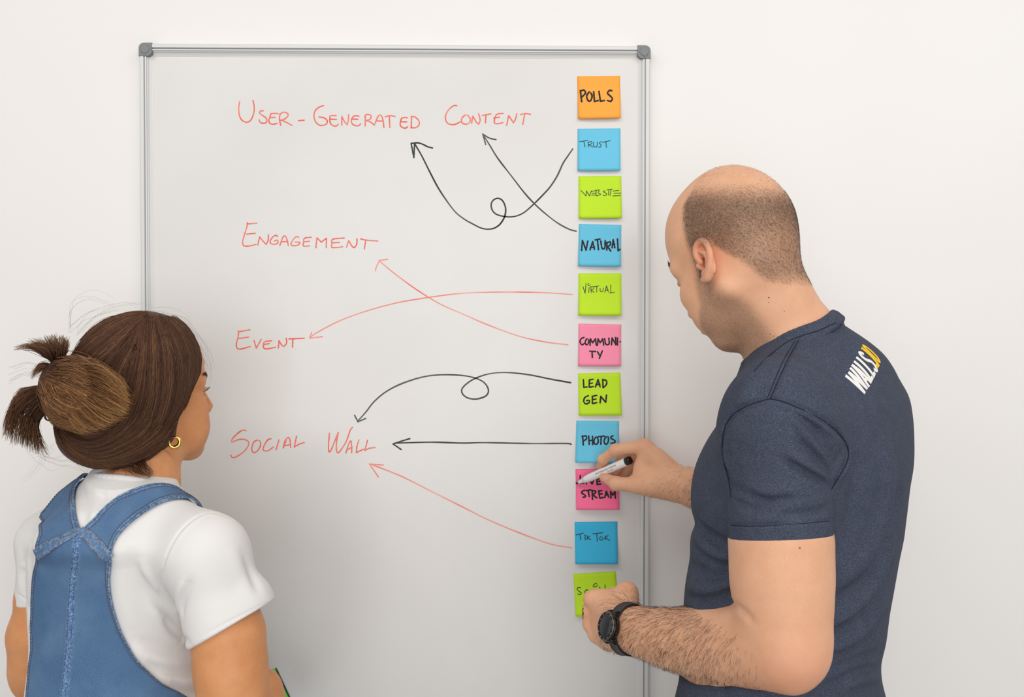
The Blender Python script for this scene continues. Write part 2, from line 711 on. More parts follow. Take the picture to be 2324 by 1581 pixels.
nodes(m_pale)[1].new(c, nodes(m_pale)[2].inputs['Base Color'])
m_black = mat('black_marker_ink', srgb(58, 64, 62), 0.5, spec=0.2)
c = ramp(m_black, noise(m_black, 14, 2), [(0.35, srgb(46, 52, 50)), (0.7, srgb(104, 104, 97))])
nodes(m_black)[1].new(c, nodes(m_black)[2].inputs['Base Color'])

OFFB = 0.012                                   # face of the board
TL, TR = W(316, 98, 0.02), W(1477, 104, 0.02)
BX0, BX1, BZ1 = TL[0], TR[0] - 0.001, (TL[2] + TR[2]) / 2
BZ0 = BZ1 - 1.2
board = empty('whiteboard', ((BX0 + BX1) / 2, 0, BZ0),
              'large white dry-erase board with an aluminium frame mounted on the wall', 'whiteboard')
tilt = (TR[2] - TL[2]) / (BX1 - BX0)           # the board hangs a touch lower on the right


def bpt(x, y, z):
    return (x, y, z + tilt * (x - (BX0 + BX1) / 2))


b = MB(); b.box((BX0 + 0.010, -OFFB, BZ0 + 0.010), (BX1 - 0.010, -0.001, BZ1 - 0.010))
b.v = [np.array([bpt(*p) for p in v]) for v in b.v]
b.build('writing_panel', m_board, board, smooth=False)
PROF = [(0.0205, 0.0), (0.0205, 0.0125), (0.0192, 0.0128), (0.0150, 0.0150), (0.0138, 0.0170), (0.0122, 0.0172), (0.0120, 0.0205),
        (0.0100, 0.0208), (0.0094, 0.0155), (0.0078, 0.0155), (0.0072, 0.0210), (0.0020, 0.0212), (0.0004, 0.0195), (0.0, 0.0)]


def rail(p0, p1, inward, sunk=0.0192):
    """p0, p1: outer corner line; profile (distance inward, height off the wall)"""
    b = MB()
    p0, p1, inward = map(np.array, (p0, p1, inward))
    v, f = [], []
    for p in (p0, p1):
        for u, h in PROF:
            h = sunk if h == 0.0155 else h
            v.append(p + inward * u + np.array([0, -h, 0]))
    n = len(PROF)
    for i in range(n - 1):
        f.append((i, i + 1, n + i + 1, n + i))
    f += [tuple(range(n)), tuple(range(2 * n - 1, n - 1, -1))]
    b.add([bpt(*q) for q in v], f)
    g = MB()
    q0, q1 = p0 + inward * 0.0095, p1 + inward * 0.0095
    q2, q3 = p1 + inward * 0.0077, p0 + inward * 0.0077
    g.add([bpt(*(q + np.array([0, -sunk - 0.0004, 0]))) for q in (q0, q1, q2, q3)] +
          [bpt(*(q + np.array([0, -sunk + 0.0005, 0]))) for q in (q0, q1, q2, q3)],
          [(0, 1, 2, 3), (7, 6, 5, 4), (0, 4, 5, 1), (1, 5, 6, 2), (2, 6, 7, 3), (3, 7, 4, 0)])
    r = b.build('frame_rail', m_alu, board, smooth=False)
    g.build('rail_groove', m_groove, r, smooth=False)


e = 0.018
rail((BX0, 0, BZ0 + e), (BX0, 0, BZ1 - e), (1, 0, 0))
rail((BX1, 0, BZ0 + e), (BX1, 0, BZ1 - e), (-1, 0, 0))
rail((BX0 + e, 0, BZ1), (BX1 - e, 0, BZ1), (0, 0, -1), 0.0160)
rail((BX0 + e, 0, BZ0), (BX1 - e, 0, BZ0), (0, 0, 1))


def corner(cx, cz, sx, sz):
    b = MB()
    S = 0.0232
    out = [(S, 0.0)] + [(0.0095 - 0.0095 * math.sin(a), 0.0095 - 0.0095 * math.cos(a)) for a in np.linspace(0, math.pi / 2, 9)] + [(0, S)]
    out += [(0.0175, S), (0.0195, 0.0212), (0.0212, 0.0195), (S, 0.0180)]
    n = len(out)
    v = []
    for h, sc in ((0.0, 1.0), (0.0215, 1.0), (0.0228, 0.955)):
        for (u, w) in out:
            u2, w2 = 0.011 + (u - 0.011) * sc, 0.011 + (w - 0.011) * sc
            v.append(bpt(cx + sx * u2, -h, cz + sz * w2))
    f = []
    for k in (0, n):
        f += [(k + i, k + (i + 1) % n, k + n + (i + 1) % n, k + n + i) for i in range(n)]
    f += [tuple(range(2 * n, 3 * n))]
    b.add(v, f)
    ctr = np.array(bpt(cx + sx * 0.0112, 0, cz + sz * 0.0112))
    b.lathe(ctr + [0, -0.0222, 0], (0, -1, 0), [(0, 0.0080), (0.0014, 0.0078), (0.0022, 0.0066), (0.0022, 0.001)], 28)
    # chevron below the disc
    d = [(0.0045, 0.0175), (0.0112, 0.0205), (0.0205, 0.0112), (0.0175, 0.0045), (0.0185, 0.0112), (0.0112, 0.0185)]
    v = [bpt(cx + sx * u, -h, cz + sz * w) for h in (0.0226, 0.0238) for u, w in d]
    b.add(v, [(6, 7, 11), (7, 10, 11), (7, 8, 10), (8, 9, 10)] + [(i, (i + 1) % 6, 6 + (i + 1) % 6, 6 + i) for i in range(6)])
    b.build('corner_cap', m_cap, board, smooth=False)


corner(BX0 - 0.0006, BZ1 + 0.0006, 1, -1)
corner(BX1 + 0.0006, BZ1 + 0.0006, -1, -1)
corner(BX0 - 0.0006, BZ0 - 0.0006, 1, 1)
corner(BX1 + 0.0006, BZ0 - 0.0006, -1, 1)


# ------------------------------------------------------------------ handwriting
def ribbon(mb, pts, width, place, taper=0.0):
    """a pen stroke along pixel-frame points; place(x, y) gives the point on the written surface"""
    p = np.asarray(pts, float)
    L = np.linalg.norm(np.diff(p, axis=0), axis=1).sum()
    n = int(max(4, min(160, L / 1.8)))
    shut = np.linalg.norm(p[0] - p[-1]) < 0.5
    p = catmull(p, n)
    if shut and n > 8:                                              # a closed loop stops just short of its own start
        k_ = max(2, int(round((width + 0.8) / max(L / n, 0.2))))
        p = p[:-min(k_, n - 5)]
        n = len(p)
    t = np.gradient(p, axis=0); t /= np.linalg.norm(t, axis=1)[:, None] + 1e-9
    nr = np.stack([-t[:, 1], t[:, 0]], 1)
    s = np.linspace(0, 1, n)
    w = width * 0.5 * (1 + 0.10 * np.sin(s * 17 + p[0, 0]) + 0.06 * np.sin(s * 41 + p[0, 1]))
    if taper:
        w = w * (1 - taper * np.clip((s - 0.75) / 0.25, 0, 1))
    a, c = p + nr * w[:, None], p - nr * w[:, None]
    # rounded ends
    hs = [p[0] + (nr[0] * math.cos(q) - t[0] * math.sin(q)) * w[0] for q in np.linspace(0.5, 2.64, 4)]
    he = [p[-1] + (-nr[-1] * math.cos(q) + t[-1] * math.sin(q)) * w[-1] for q in np.linspace(0.5, 2.64, 4)]
    q = list(a) + list(c)
    f = [(i, i + 1, n + i + 1, n + i) for i in range(n - 1)]
    k = len(q)
    q += hs + he
    f += [(0, n) + tuple(range(k, k + 4))[::-1], (2 * n - 1, n - 1) + tuple(range(k + 4, k + 8))[::-1]]
    mb.add([place(*z) for z in q], f)


_lay = [0.0, 0]


def on_board(x, y):
    return W(x, y, OFFB + 0.00015 + _lay[0])


def conv(s, ox, oy, k):
    """'x,y x,y / x,y ...' measured in an enlargement -> list of strokes in the photo frame"""
    out = []
    for st in s.split('/'):
        out.append([(ox + float(a) / k, oy + float(b_) / k) for a, b_ in (q.split(',') for q in st.split())])
    return out


Z1, Z2, Z3, Z4 = (500, 200, 5.81), (860, 210, 4.518), (500, 480, 4.65), (500, 900, 5.81)


def board_text(name, label, strokes, width, m):
    b = MB()
    _lay[1] += 1
    _lay[0] = 0.000003 * _lay[1]
    for st in strokes:
        _lay[0] += 0.000004
        ribbon(b, st, width, on_board)
    o = b.build(name, m, board, smooth=False)
    o['label'] = label


_usr = (
  conv('255,180 243,260 250,350 280,415 345,450 405,415 440,330 447,250 432,165 / 568,298 530,300 517,325 545,350 600,390 615,425 600,455 565,463 525,450 511,415 / '
       '765,335 715,332 668,335 / 668,335 650,390 640,430 655,465 700,475 748,462 / 650,388 720,385 / 787,340 780,410 797,492 / 787,345 815,322 855,318 892,340 885,375 840,410 795,422 / 795,422 850,440 945,490 / '
       '1030,428 1105,422 / 1360,230 1300,252 1250,300 1235,370 1255,440 1305,485 1360,488 1405,465 1405,420 1365,390 1300,380 / '
       '1528,362 1468,360 / 1447,365 1443,420 1455,465 1490,495 1530,498 1553,475 / 1450,408 1530,412 / 1602,485 1602,370 / 1602,375 1635,435 1672,480 / 1672,480 1688,420 1692,350 / '
       '1830,370 1790,362 1760,368 / 1760,368 1735,400 1727,440 1745,475 1790,495 1830,490 1850,468 / 1740,408 1815,410 / 1912,375 1910,500 / 1905,385 1915,355 1950,345 1985,362 1985,395 1950,420 1912,425 / 1912,425 1970,440 2035,488 / '
       '2040,465 2075,380 2100,355 2125,365 2145,420 2157,515 / 2060,430 2145,435 / 2178,375 2240,362 2305,372 / 2228,365 2235,515', *Z1) +
  conv('290,258 255,255 230,265 / 230,265 218,310 225,345 265,365 295,350 / 222,298 285,300 / 335,245 330,360 / 330,245 370,250 410,290 410,330 380,358 330,360 / '
       '798,135 770,133 720,170 685,230 685,280 710,318 770,328 835,300 / 885,230 850,265 850,305 890,325 930,305 935,265 910,235 885,230 / 950,315 962,240 / 962,240 1000,305 1022,322 / 1022,322 1038,280 1022,215 / '
       '1060,235 1148,218 / 1098,228 1092,310 / 1275,213 1215,220 1195,245 1183,290 1190,315 1225,318 1270,308 / 1178,260 1235,252 / 1310,335 1330,235 / 1330,235 1380,310 / 1380,310 1400,270 1415,215 / 1452,225 1500,215 1555,222 / 1495,218 1475,325', *Z2))
board_text('marker_word', 'red handwritten word USER-GENERATED', [t_ for t_ in _usr if t_[0][0] < 980], 2.9, m_red)
board_text('marker_word', 'red handwritten word CONTENT', [t_ for t_ in _usr if t_[0][0] >= 980], 2.9, m_red)
board_text('marker_word', 'red handwritten word ENGAGEMENT',
  conv('388,122 285,130 / 285,118 280,160 250,260 235,325 250,360 310,362 378,345 / 278,238 370,228 / 395,352 415,265 / 415,265 450,310 485,345 / 485,345 505,300 507,240 / '
       '603,262 590,250 560,262 530,300 530,335 570,345 608,330 600,300 570,310 / 628,358 660,270 685,258 705,300 718,360 / 645,318 712,315 / 830,270 800,265 765,300 745,345 770,360 820,352 840,325 790,320 / '
       '960,270 890,280 878,320 875,358 900,365 940,360 / 880,320 940,312 / 1008,382 1020,275 / 1020,275 1065,322 / 1065,322 1120,280 / 1120,280 1118,382 / 1308,278 1185,292 1178,340 1175,375 1210,380 1293,370 / 1180,328 1258,325 / '
       '1332,375 1355,305 / 1355,305 1390,365 1415,382 / 1415,382 1440,340 1442,285 / 1483,288 1540,300 1662,310 / 1535,300 1520,395', *Z3), 2.7, m_red)
board_text('marker_word', 'red handwritten word EVENT',
  conv('310,1247 190,1268 / 190,1258 190,1310 170,1390 175,1435 210,1450 318,1422 / 190,1338 300,1323 / 355,1358 380,1440 / 380,1440 430,1348 / 540,1362 470,1372 455,1400 460,1440 500,1447 585,1430 / 455,1402 518,1392 / '
       '612,1440 620,1362 / 620,1362 650,1410 675,1420 / 675,1420 700,1385 695,1335 / 725,1343 885,1335 / 765,1343 762,1430', *Z3), 2.9, m_red)
_soc = (
  conv('340,450 310,437 250,465 170,540 150,580 160,598 220,570 290,560 350,575 375,610 355,670 290,740 200,795 155,798 138,768 / 490,572 440,600 415,680 425,725 455,735 500,700 530,640 525,590 490,572 / '
       '668,553 630,565 590,620 565,680 580,712 630,710 702,660 / 775,565 735,698 / 830,675 845,600 880,545 905,540 920,580 928,670 / 845,645 925,630 / 830,675 868,580 / 1005,520 975,662 / 975,662 1040,625 1108,603 / '
       '1438,480 1428,620 1428,700 1440,728 1470,680 1555,470 / 1555,470 1535,580 1530,690 1550,740 1590,700 1660,590 1710,450 1743,400 / 1655,745 1680,660 1718,580 1730,640 1733,738 / 1670,700 1740,660 / '
       '1828,567 1800,660 1795,735 / 1795,735 1890,690 / 1942,570 1905,708 / 1905,708 1960,680 2040,668', *Z4))
board_text('marker_word', 'red handwritten word SOCIAL', [t_ for t_ in _soc if t_[0][0] < 720], 2.9, m_red)
board_text('marker_word', 'red handwritten word WALL', [t_ for t_ in _soc if t_[0][0] >= 720], 2.9, m_red)

board_text('marker_arrow', 'looped black arrow rising from the TRUST note to GENERATED',
  conv('1988,577 1930,660 1885,730 1830,850 1760,960 1680,1050 1590,1140 1500,1220 1430,1258 1360,1273 1290,1270 1210,1250 1165,1210 1150,1150 1170,1105 1215,1083 1260,1100 1290,1150 1300,1210 1285,1280 1240,1350 1180,1390 1110,1400 1040,1385 960,1345 880,1300 790,1230 710,1130 610,980 520,810 440,650 370,530 / '
       '330,520 400,515 450,530 500,555 548,567 / 330,520 358,665 / 358,665 365,530', *Z2), 3.4, m_black)
board_text('marker_arrow', 'straight black arrow rising from the NATURAL note to CONTENT',
  conv('2022,1420 1950,1400 1830,1335 1700,1235 1590,1135 1490,1025 1370,870 1220,675 1130,530 1065,425 / 1065,425 1130,465 1200,482 / 1065,425 1095,532', *Z2), 3.2, m_black)
board_text('marker_arrow', 'thin red arrow from the COMMUNITY note up to ENGAGEMENT',
  [[(1289, 782), (1240, 776), (1180, 763), (1110, 738), (1050, 712), (1000, 690), (950, 660), (900, 624), (861, 592)]]
  + conv('1765,502 1675,515 / 1680,520 1650,575 1635,625', *Z3), 2.6, m_pale)
board_text('marker_arrow', 'thin red arrow from the VIRTUAL note down to EVENT',
  [[(1299, 668), (1240, 664), (1170, 662.5), (1100, 663), (1040, 666), (970, 675), (900, 687), (830, 706), (770, 728), (720, 754), (703, 766)]]
  + conv('965,1270 942,1335 / 942,1335 1080,1318', *Z3), 2.5, m_pale)
board_text('marker_arrow', 'black arrow with one loop from the LEAD GEN note to SOCIAL WALL',
  [[(1295, 868), (1250, 860), (1200, 850), (1150, 845), (1110, 848), (1075, 860), (1052, 877), (1048, 890), (1060, 902), (1082, 905), (1104, 897), (1108, 882), (1095, 865), (1065, 854), (1020, 850), (970, 853), (920, 867), (880, 886), (850, 910), (830, 935), (812, 955)]]
  + conv('1770,243 1815,330 / 1815,330 1918,285', *Z4), 3.3, m_black)
board_text('marker_arrow', 'level black arrow from the PHOTOS note to SOCIAL WALL',
  [[(1296, 1008), (1285, 1006), (1200, 1006), (1100, 1004), (1050, 1005), (980, 1003), (900, 1005)], [(930, 995), (910, 1001), (892, 1007)], [(892, 1007), (911, 1020)]], 3.3, m_black)
board_text('marker_arrow', 'red arrow rising from the lowest blue note to WALL',
  [[(1298, 1243), (1250, 1234), (1190, 1213), (1110, 1180), (1050, 1150), (980, 1115), (910, 1080), (842, 1053)]]
  + conv('2148,900 1965,885 / 1965,885 2083,1055', *Z4), 2.9, m_pale)

# ------------------------------------------------------------------ sticky notes
NOTE_COL = {'orange': srgb(255, 172, 70), 'blue': srgb(108, 200, 232), 'lime': srgb(196, 236, 46), 'pink': srgb(255, 150, 178),
            'hot pink': srgb(255, 116, 158), 'deep blue': srgb(62, 184, 226)}
NM = {}
for k_, v_ in NOTE_COL.items():
    m = mat('paper_' + k_.replace(' ', '_'), v_, 0.62, spec=0.2)
    bump(m, noise(m, 900, 3), 0.05, 0.0002)
    NM[k_] = m
m_felt = mat('note_felt_pen', srgb(50, 46, 50), 0.6, spec=0.15)
m_fine = mat('note_fine_pen', srgb(52, 70, 72), 0.6, spec=0.15)
N1, N2, N4, N7 = (1280, 140, 3.295), (1280, 600, 3.295), (1260, 960, 6.08), (1280, 1150, 5.45)
NOTES = [
 ('orange', [(1310, 173), (1407, 172), (1409, 268), (1312, 270)], 0.005, 'orange sticky note reading POLLS, topmost in the column on the whiteboard', 4.0,
  conv('122,215 132,297 / 122,220 150,212 160,235 135,262 / 190,225 170,255 180,290 200,290 210,255 195,225 190,225 / 222,225 228,297 / 228,297 255,290 / 262,222 272,295 / 272,295 302,290 / 358,217 340,215 325,235 345,255 362,275 350,295 325,290', *N1)),
 ('blue', [(1311, 292), (1408, 291), (1408, 387), (1311, 388)], 0.004, 'light blue sticky note reading TRUST in thin pen on the whiteboard', 1.7,
  conv('118,597 178,588 / 148,595 158,637 / 180,600 183,637 / 178,603 205,597 208,612 185,620 / 185,620 215,637 / 222,600 222,632 245,635 250,600 / 278,598 262,607 278,622 272,637 257,637 / 285,603 345,590 / 312,598 318,642', *N1)),
 ('lime', [(1313, 400), (1410, 399), (1411, 495), (1314, 496)], 0.005, 'lime green sticky note reading WEB SITE in thin pen on the whiteboard', 1.7,
  conv('127,962 165,1003 / 165,1003 168,965 / 168,965 190,1003 / 190,1003 205,965 / 205,970 240,962 / 210,985 240,980 / 205,998 242,995 / 240,962 240,1000 / 240,962 265,958 255,980 275,990 245,1003 / 310,965 292,970 318,985 315,998 292,998 / 335,960 333,998 / 322,958 362,952 / 352,955 345,1000 / 365,967 410,962 / 372,983 425,982 / 365,1003 420,1000', *N1)),
 ('blue', [(1314, 508), (1410, 510), (1409, 605), (1312, 604)], 0.005, 'light blue sticky note reading NATURAL in bold capitals on the whiteboard', 3.6,
  conv('132,1410 138,1335 / 138,1335 165,1408 / 165,1408 178,1340 / 195,1405 215,1345 / 215,1345 228,1405 / 198,1390 228,1385 / 232,1332 270,1325 / 250,1330 258,1405 / 275,1340 285,1395 305,1390 308,1335 / 320,1350 320,1408 / 320,1355 345,1345 345,1370 325,1380 / 325,1380 350,1415 / 360,1390 368,1330 / 368,1330 380,1390 / 362,1368 380,1365 / 400,1325 405,1412 / 405,1412 420,1402', *N1)),
 ('lime', [(1313, 620), (1410, 620), (1410, 716), (1313, 716)], 0.006, 'lime green sticky note reading VIRTUAL in thin pen on the whiteboard', 1.6,
  conv('142,165 158,215 / 158,215 165,140 / 188,170 185,210 / 187,140 178,150 187,160 196,150 187,140 / 200,165 203,210 / 200,168 222,165 222,180 203,190 / 203,190 225,208 / 228,165 260,160 / 245,163 245,205 / 270,178 272,200 290,200 293,175 / 305,208 318,160 / 318,160 332,205 / 310,192 330,190 / 350,150 350,212 / 340,213 378,208', *N2)),
 ('pink', [(1313, 734), (1410, 736), (1409, 831), (1312, 831)], 0.004, 'pale pink sticky note reading COMMUNI-TY on the whiteboard', 3.4,
  conv('150,545 128,555 120,580 135,600 152,590 / 172,555 158,580 168,600 182,590 185,565 172,555 / 195,605 198,555 / 198,555 215,585 / 215,585 235,555 / 235,555 242,605 / 250,605 255,555 / 255,555 270,585 / 270,585 290,555 / 290,555 297,603 / 305,555 310,590 325,600 338,590 335,550 / 355,600 360,548 / 360,548 388,600 / 388,600 386,546 / 400,549 400,603 / 419,577 423,577 / 192,648 238,650 / 210,650 212,695 / 250,650 265,678 / 287,645 265,700', *N2)),
 ('lime', [(1312, 847), (1408, 845), (1411, 942), (1314, 943)], 0.005, 'lime green sticky note reading LEAD GEN in bold capitals on the whiteboard', 3.6,
  conv('145,860 148,918 / 148,918 172,915 / 190,865 188,915 / 190,862 218,858 / 190,890 212,886 / 188,918 218,912 / 235,915 255,860 / 255,860 270,915 / 240,898 268,895 / 290,858 292,920 / 288,858 318,870 315,900 292,920 / 182,980 155,995 148,1025 165,1042 190,1030 188,1015 170,1017 / 212,985 212,1038 / 212,985 245,978 / 212,1010 240,1005 / 212,1040 245,1032 / 270,1035 275,985 / 275,985 312,1030 / 312,1030 318,975', *N2)),
 ('blue', [(1308, 954), (1405, 955), (1404, 1051), (1306, 1050)], 0.010, 'blue sticky note reading PHOTOS, half covered by a hand', 3.6,
  conv('378,175 388,300 / 372,185 425,175 432,215 390,245 / 462,175 470,290 / 515,180 518,295 / 465,240 515,235 / 565,190 535,235 545,285 580,285 595,240 580,195 565,190 / 595,185 680,178 / 635,183 630,290 / 705,185 675,235 685,280 715,285 735,240 730,190 705,185 / 795,175 765,190 780,215 825,240 815,270 770,275', *N4)),
 ('hot pink', [(1306, 1064), (1404, 1063), (1406, 1157), (1308, 1157)], 0.012, 'hot pink sticky note reading LIVE STREAM, under the marker tip', 3.8,
  conv('345,720 348,780 352,830 / 352,830 395,828 / 425,745 432,835 / 480,790 510,840 / 510,840 535,770 / 575,770 578,845 / 575,770 620,765 / 575,805 615,800 / 578,845 625,838 / 405,925 365,945 375,970 410,990 415,1015 385,1020 / 425,930 490,920 / 455,928 470,1010 / 510,925 515,1050 / 505,930 555,935 550,965 515,985 / 515,985 575,1030 / 600,935 615,1030 / 600,935 645,930 / 608,980 645,975 / 615,1035 660,1025 / 685,1020 705,940 / 705,940 740,1020 / 690,990 730,985 / 770,1035 765,945 / 765,945 795,990 / 795,990 825,940 / 825,940 830,1035', *N4)),
 ('deep blue', [(1304, 1184), (1401, 1183), (1402, 1280), (1306, 1280)], 0.009, 'deep blue sticky note reading Tik Tok, second lowest in the column', 1.9,
  conv('150,345 240,322 / 195,335 208,405 / 262,365 262,408 / 255,350 262,356 268,350 260,346 / 290,355 285,400 / 318,362 290,385 / 290,385 333,402 / 355,332 480,318 / 405,328 412,425 / 460,365 440,385 450,408 475,405 480,375 460,365 / 510,355 505,405 / 545,350 510,385 / 510,385 565,412', *N7)),
 ('lime', [(1301, 1302), (1397, 1296), (1405, 1394), (1307, 1399)], 0.009, 'lime green sticky note at the bottom of the column, behind the fist', 1.9,
  conv('205,1000 180,995 160,1015 190,1045 215,1065 200,1082 172,1075 / 285,1020 258,1045 265,1072 290,1065 300,1035 280,1020 / 405,945 375,955 360,980 385,990 412,968 405,945 / 350,1035 330,1050 335,1075 360,1070 / 438,990 445,1002 / 440,1020 442,1060 / 470,1040 462,1062 482,1060 485,1035 / 508,962 511,1060', *N7)),
]


def make_note(colname, cor, curl, label, width, strokes):
    (x0, y0), (x1, y1), (x2, y2), (x3, y3) = cor
    base = OFFB + 0.0009
    n = 13

    def lift(s, t):
        q = max(0.0, t - 0.18) / 0.82
        return base + curl * q ** 1.7 * (1 + 0.35 * (s - 0.5)) + 0.0012 * q * math.sin(math.pi * s)

    def pos(s, t, d=0.0):
        px = (x0 * (1 - s) + x1 * s) * (1 - t) + (x3 * (1 - s) + x2 * s) * t
        py = (y0 * (1 - s) + y1 * s) * (1 - t) + (y3 * (1 - s) + y2 * s) * t
        return W(px, py, lift(s, t) + d)
    c0 = pos(0.5, 0)
    root = empty('sticky_note', (c0[0], c0[1], c0[2]), label, 'sticky note', 'sticky notes in a column on the whiteboard')
    v = [pos(i / (n - 1), j / (n - 1)) for j in range(n) for i in range(n)]
    v += [pos(i / (n - 1), j / (n - 1), -0.0003) for j in range(n) for i in range(n)]
    M = n * n
    f = []
    for j in range(n - 1):
        for i in range(n - 1):
            q = (j * n + i, (j + 1) * n + i, (j + 1) * n + i + 1, j * n + i + 1)
            f += [q, tuple(k + M for k in q[::-1])]
    ring = [i for i in range(n)] + [j * n + n - 1 for j in range(1, n)] + [(n - 1) * n + i for i in range(n - 2, -1, -1)] + [j * n for j in range(n - 2, 0, -1)]
    for a, b_ in zip(ring, ring[1:] + ring[:1]):
        f.append((a, b_, b_ + M, a + M))
    link_mesh('paper', v, f, NM[colname], root)
    b = MB()
    lay_n = [0.0]

    def place(px, py):
        t = (py - (y0 + y1) / 2) / ((y2 + y3 - y0 - y1) / 2)
        s = (px - (x0 * (1 - t) + x3 * t)) / (x1 - x0)
        return W(px, py, lift(min(max(s, 0), 1), min(max(t, 0), 1)) + 0.00015 + lay_n[0])
    for st in strokes:
        lay_n[0] += 0.000005
        ribbon(b, st, width, place)
    o = b.build('handwriting', m_felt if width > 2.5 else m_fine, root, smooth=False)


for a in NOTES:
    make_note(*a)
# ------------------------------------------------------------------ heads
def head_solid(S, O, M, s=1.0, female=False):
    """adds a head with face and ears to a Solid. Local axes: x forward, y left, z up, origin between the ears"""
    O = np.asarray(O, float)

    def T(x, y, z):
        return O + M @ (np.array([x, y, z]) * s)

    def E(c, r, k=0.012, mode='+', R=None):
        S.ell(T(*c), np.array(r) * s, M if R is None else M @ R, k * s, mode)

    def C(a, b_, ra, rb, k=0.012, mode='+'):
        S.cone(T(*a), T(*b_), ra * s, rb * s, k * s, mode)
    j = 0.9 if female else 1.0
    E((-0.006, 0, 0.054), (0.096, 0.075, 0.094), 0.01)
    E((-0.044, 0, 0.030), (0.056, 0.065, 0.066), 0.03)
    E((0.036, 0, 0.050), (0.058, 0.063, 0.078), 0.03)                  # forehead
    E((0.027, 0, -0.028), (0.058, 0.058 * j, 0.076), 0.03)             # face
    for q in (1, -1):
        C((0.004, q * 0.050 * j, -0.050), (0.062, q * 0.018, -0.094), 0.016 * j, 0.017 * j, 0.025)   # jaw
        C((0.004, q * 0.051 * j, -0.048), (0.002, q * 0.060, 0.0), 0.013, 0.012, 0.025)
        E((0.058, q * 0.044, -0.022), (0.030, 0.021, 0.022), 0.025)    # cheek bone
        E((0.058, q * 0.030, -0.055), (0.030, 0.024, 0.026), 0.025)    # cheek
        C((0.090, q * 0.012, 0.028), (0.070, q * 0.052, 0.026), 0.009, 0.009, 0.02)   # brow
        S.ball(T(0.099, q * 0.031, 0.006), 0.0155 * s, 0.012 * s, '-')  # eye socket
        E((0.0815, q * 0.031, 0.0105), (0.0125, 0.0155, 0.0065), 0.004)  # upper lid
        E((0.0805, q * 0.031, -0.0055), (0.0118, 0.0145, 0.0055), 0.005)  # lower lid
    if female:
        E((0.074, 0, -0.104), (0.022, 0.022, 0.020), 0.03)
        for q in (1, -1):
            E((0.050, q * 0.036, -0.066), (0.036, 0.026, 0.036), 0.03)
    E((0.067, 0, -0.094), (0.021, 0.022, 0.019), 0.02)                 # chin
    C((0.092, 0, 0.016), (0.113, 0, -0.026), 0.0075, 0.0105 * (0.92 if female else 1), 0.012)  # nose
    for q in (1, -1):
        E((0.103, q * 0.0115, -0.031), (0.0105, 0.0075, 0.0075), 0.008)
        S.ball(T(0.108, q * 0.006, -0.0395), 0.0035 * s, 0.003 * s, '-')
    E((0.082, 0, -0.058), (0.020, 0.030, 0.022), 0.02)                 # muzzle
    E((0.0985, 0, -0.0555), (0.009, 0.022, 0.0058), 0.005)             # lips
    E((0.0970, 0, -0.0670), (0.009, 0.019, 0.0064), 0.005)
    C((0.104, -0.019, -0.0612), (0.104, 0.019, -0.0612), 0.0016, 0.0016, 0.003, '-')
    # ears
    fl = math.radians(12 if female else 8)
    tl = 0.20 if female else 0.32
    for q in (1, -1):
        def P(a, b_, h=0.0):
            a2, b2 = a * math.cos(tl) - b_ * math.sin(tl), b_ * math.cos(tl) + a * math.sin(tl)
            return T(-0.003 + a2 * math.cos(fl) - 0.0, q * ((0.0725 if female else 0.0790) - a2 * math.sin(fl) + h * math.cos(fl)), b2 * 0.94 - 0.008)
        hel = catmull([(0.004, 0.000), (0.012, 0.012), (0.011, 0.024), (0.002, 0.032), (-0.009, 0.030), (-0.016, 0.019), (-0.017, 0.004), (-0.013, -0.010), (-0.007, -0.020), (-0.001, -0.028), (0.006, -0.027)], 30)
        ar = np.array([math.cos(fl) * 0 + 1, 0, 0])
        hp = [P(a, b_, 0.006) for a, b_ in hel]
        # thin plate
        ra = M @ np.array([math.cos(fl), -q * math.sin(fl), 0]); ru = M @ np.array([-math.sin(tl) * math.cos(fl), q * math.sin(tl) * math.sin(fl), math.cos(tl)]); rn = np.cross(ra, ru)
        S.ell(P(-0.003, 0.004, 0.002), np.array([0.0145, 0.027, 0.0040]) * s, np.stack([ra, ru, rn], 1), 0.002 * s)
        S.ell(P(0.000, -0.022, 0.003), np.array([0.0085, 0.0095, 0.0042]) * s, np.stack([ra, ru, rn], 1), 0.006 * s)
        S.ell(P(0.001, -0.002, 0.0075), np.array([0.0085, 0.0130, 0.0085]) * s, np.stack([ra, ru, rn], 1), 0.004 * s, '-')
        S.ell(P(-0.002, 0.020, 0.0065), np.array([0.0080, 0.0080, 0.0055]) * s, np.stack([ra, ru, rn], 1), 0.004 * s, '-')
        S.chain(hp, [0.0033 * s] * 8 + [0.0036 * s] * 14 + [0.0040 * s] * 8, 0.004 * s, kin=0.003)
        ah = [P(a, b_, 0.005) for a, b_ in catmull([(0.004, 0.017), (-0.006, 0.012), (-0.010, 0.002), (-0.008, -0.010), (-0.001, -0.015)], 14)]
        S.chain(ah, [0.0026 * s] * 14, 0.003 * s, kin=0.003)
        S.ell(P(0.011, -0.004, 0.0035), np.array([0.0045, 0.0060, 0.0050]) * s, M, 0.004 * s)       # tragus
    return T


def local(P, O, M, s):
    return ((np.asarray(P) - O) @ M) / s


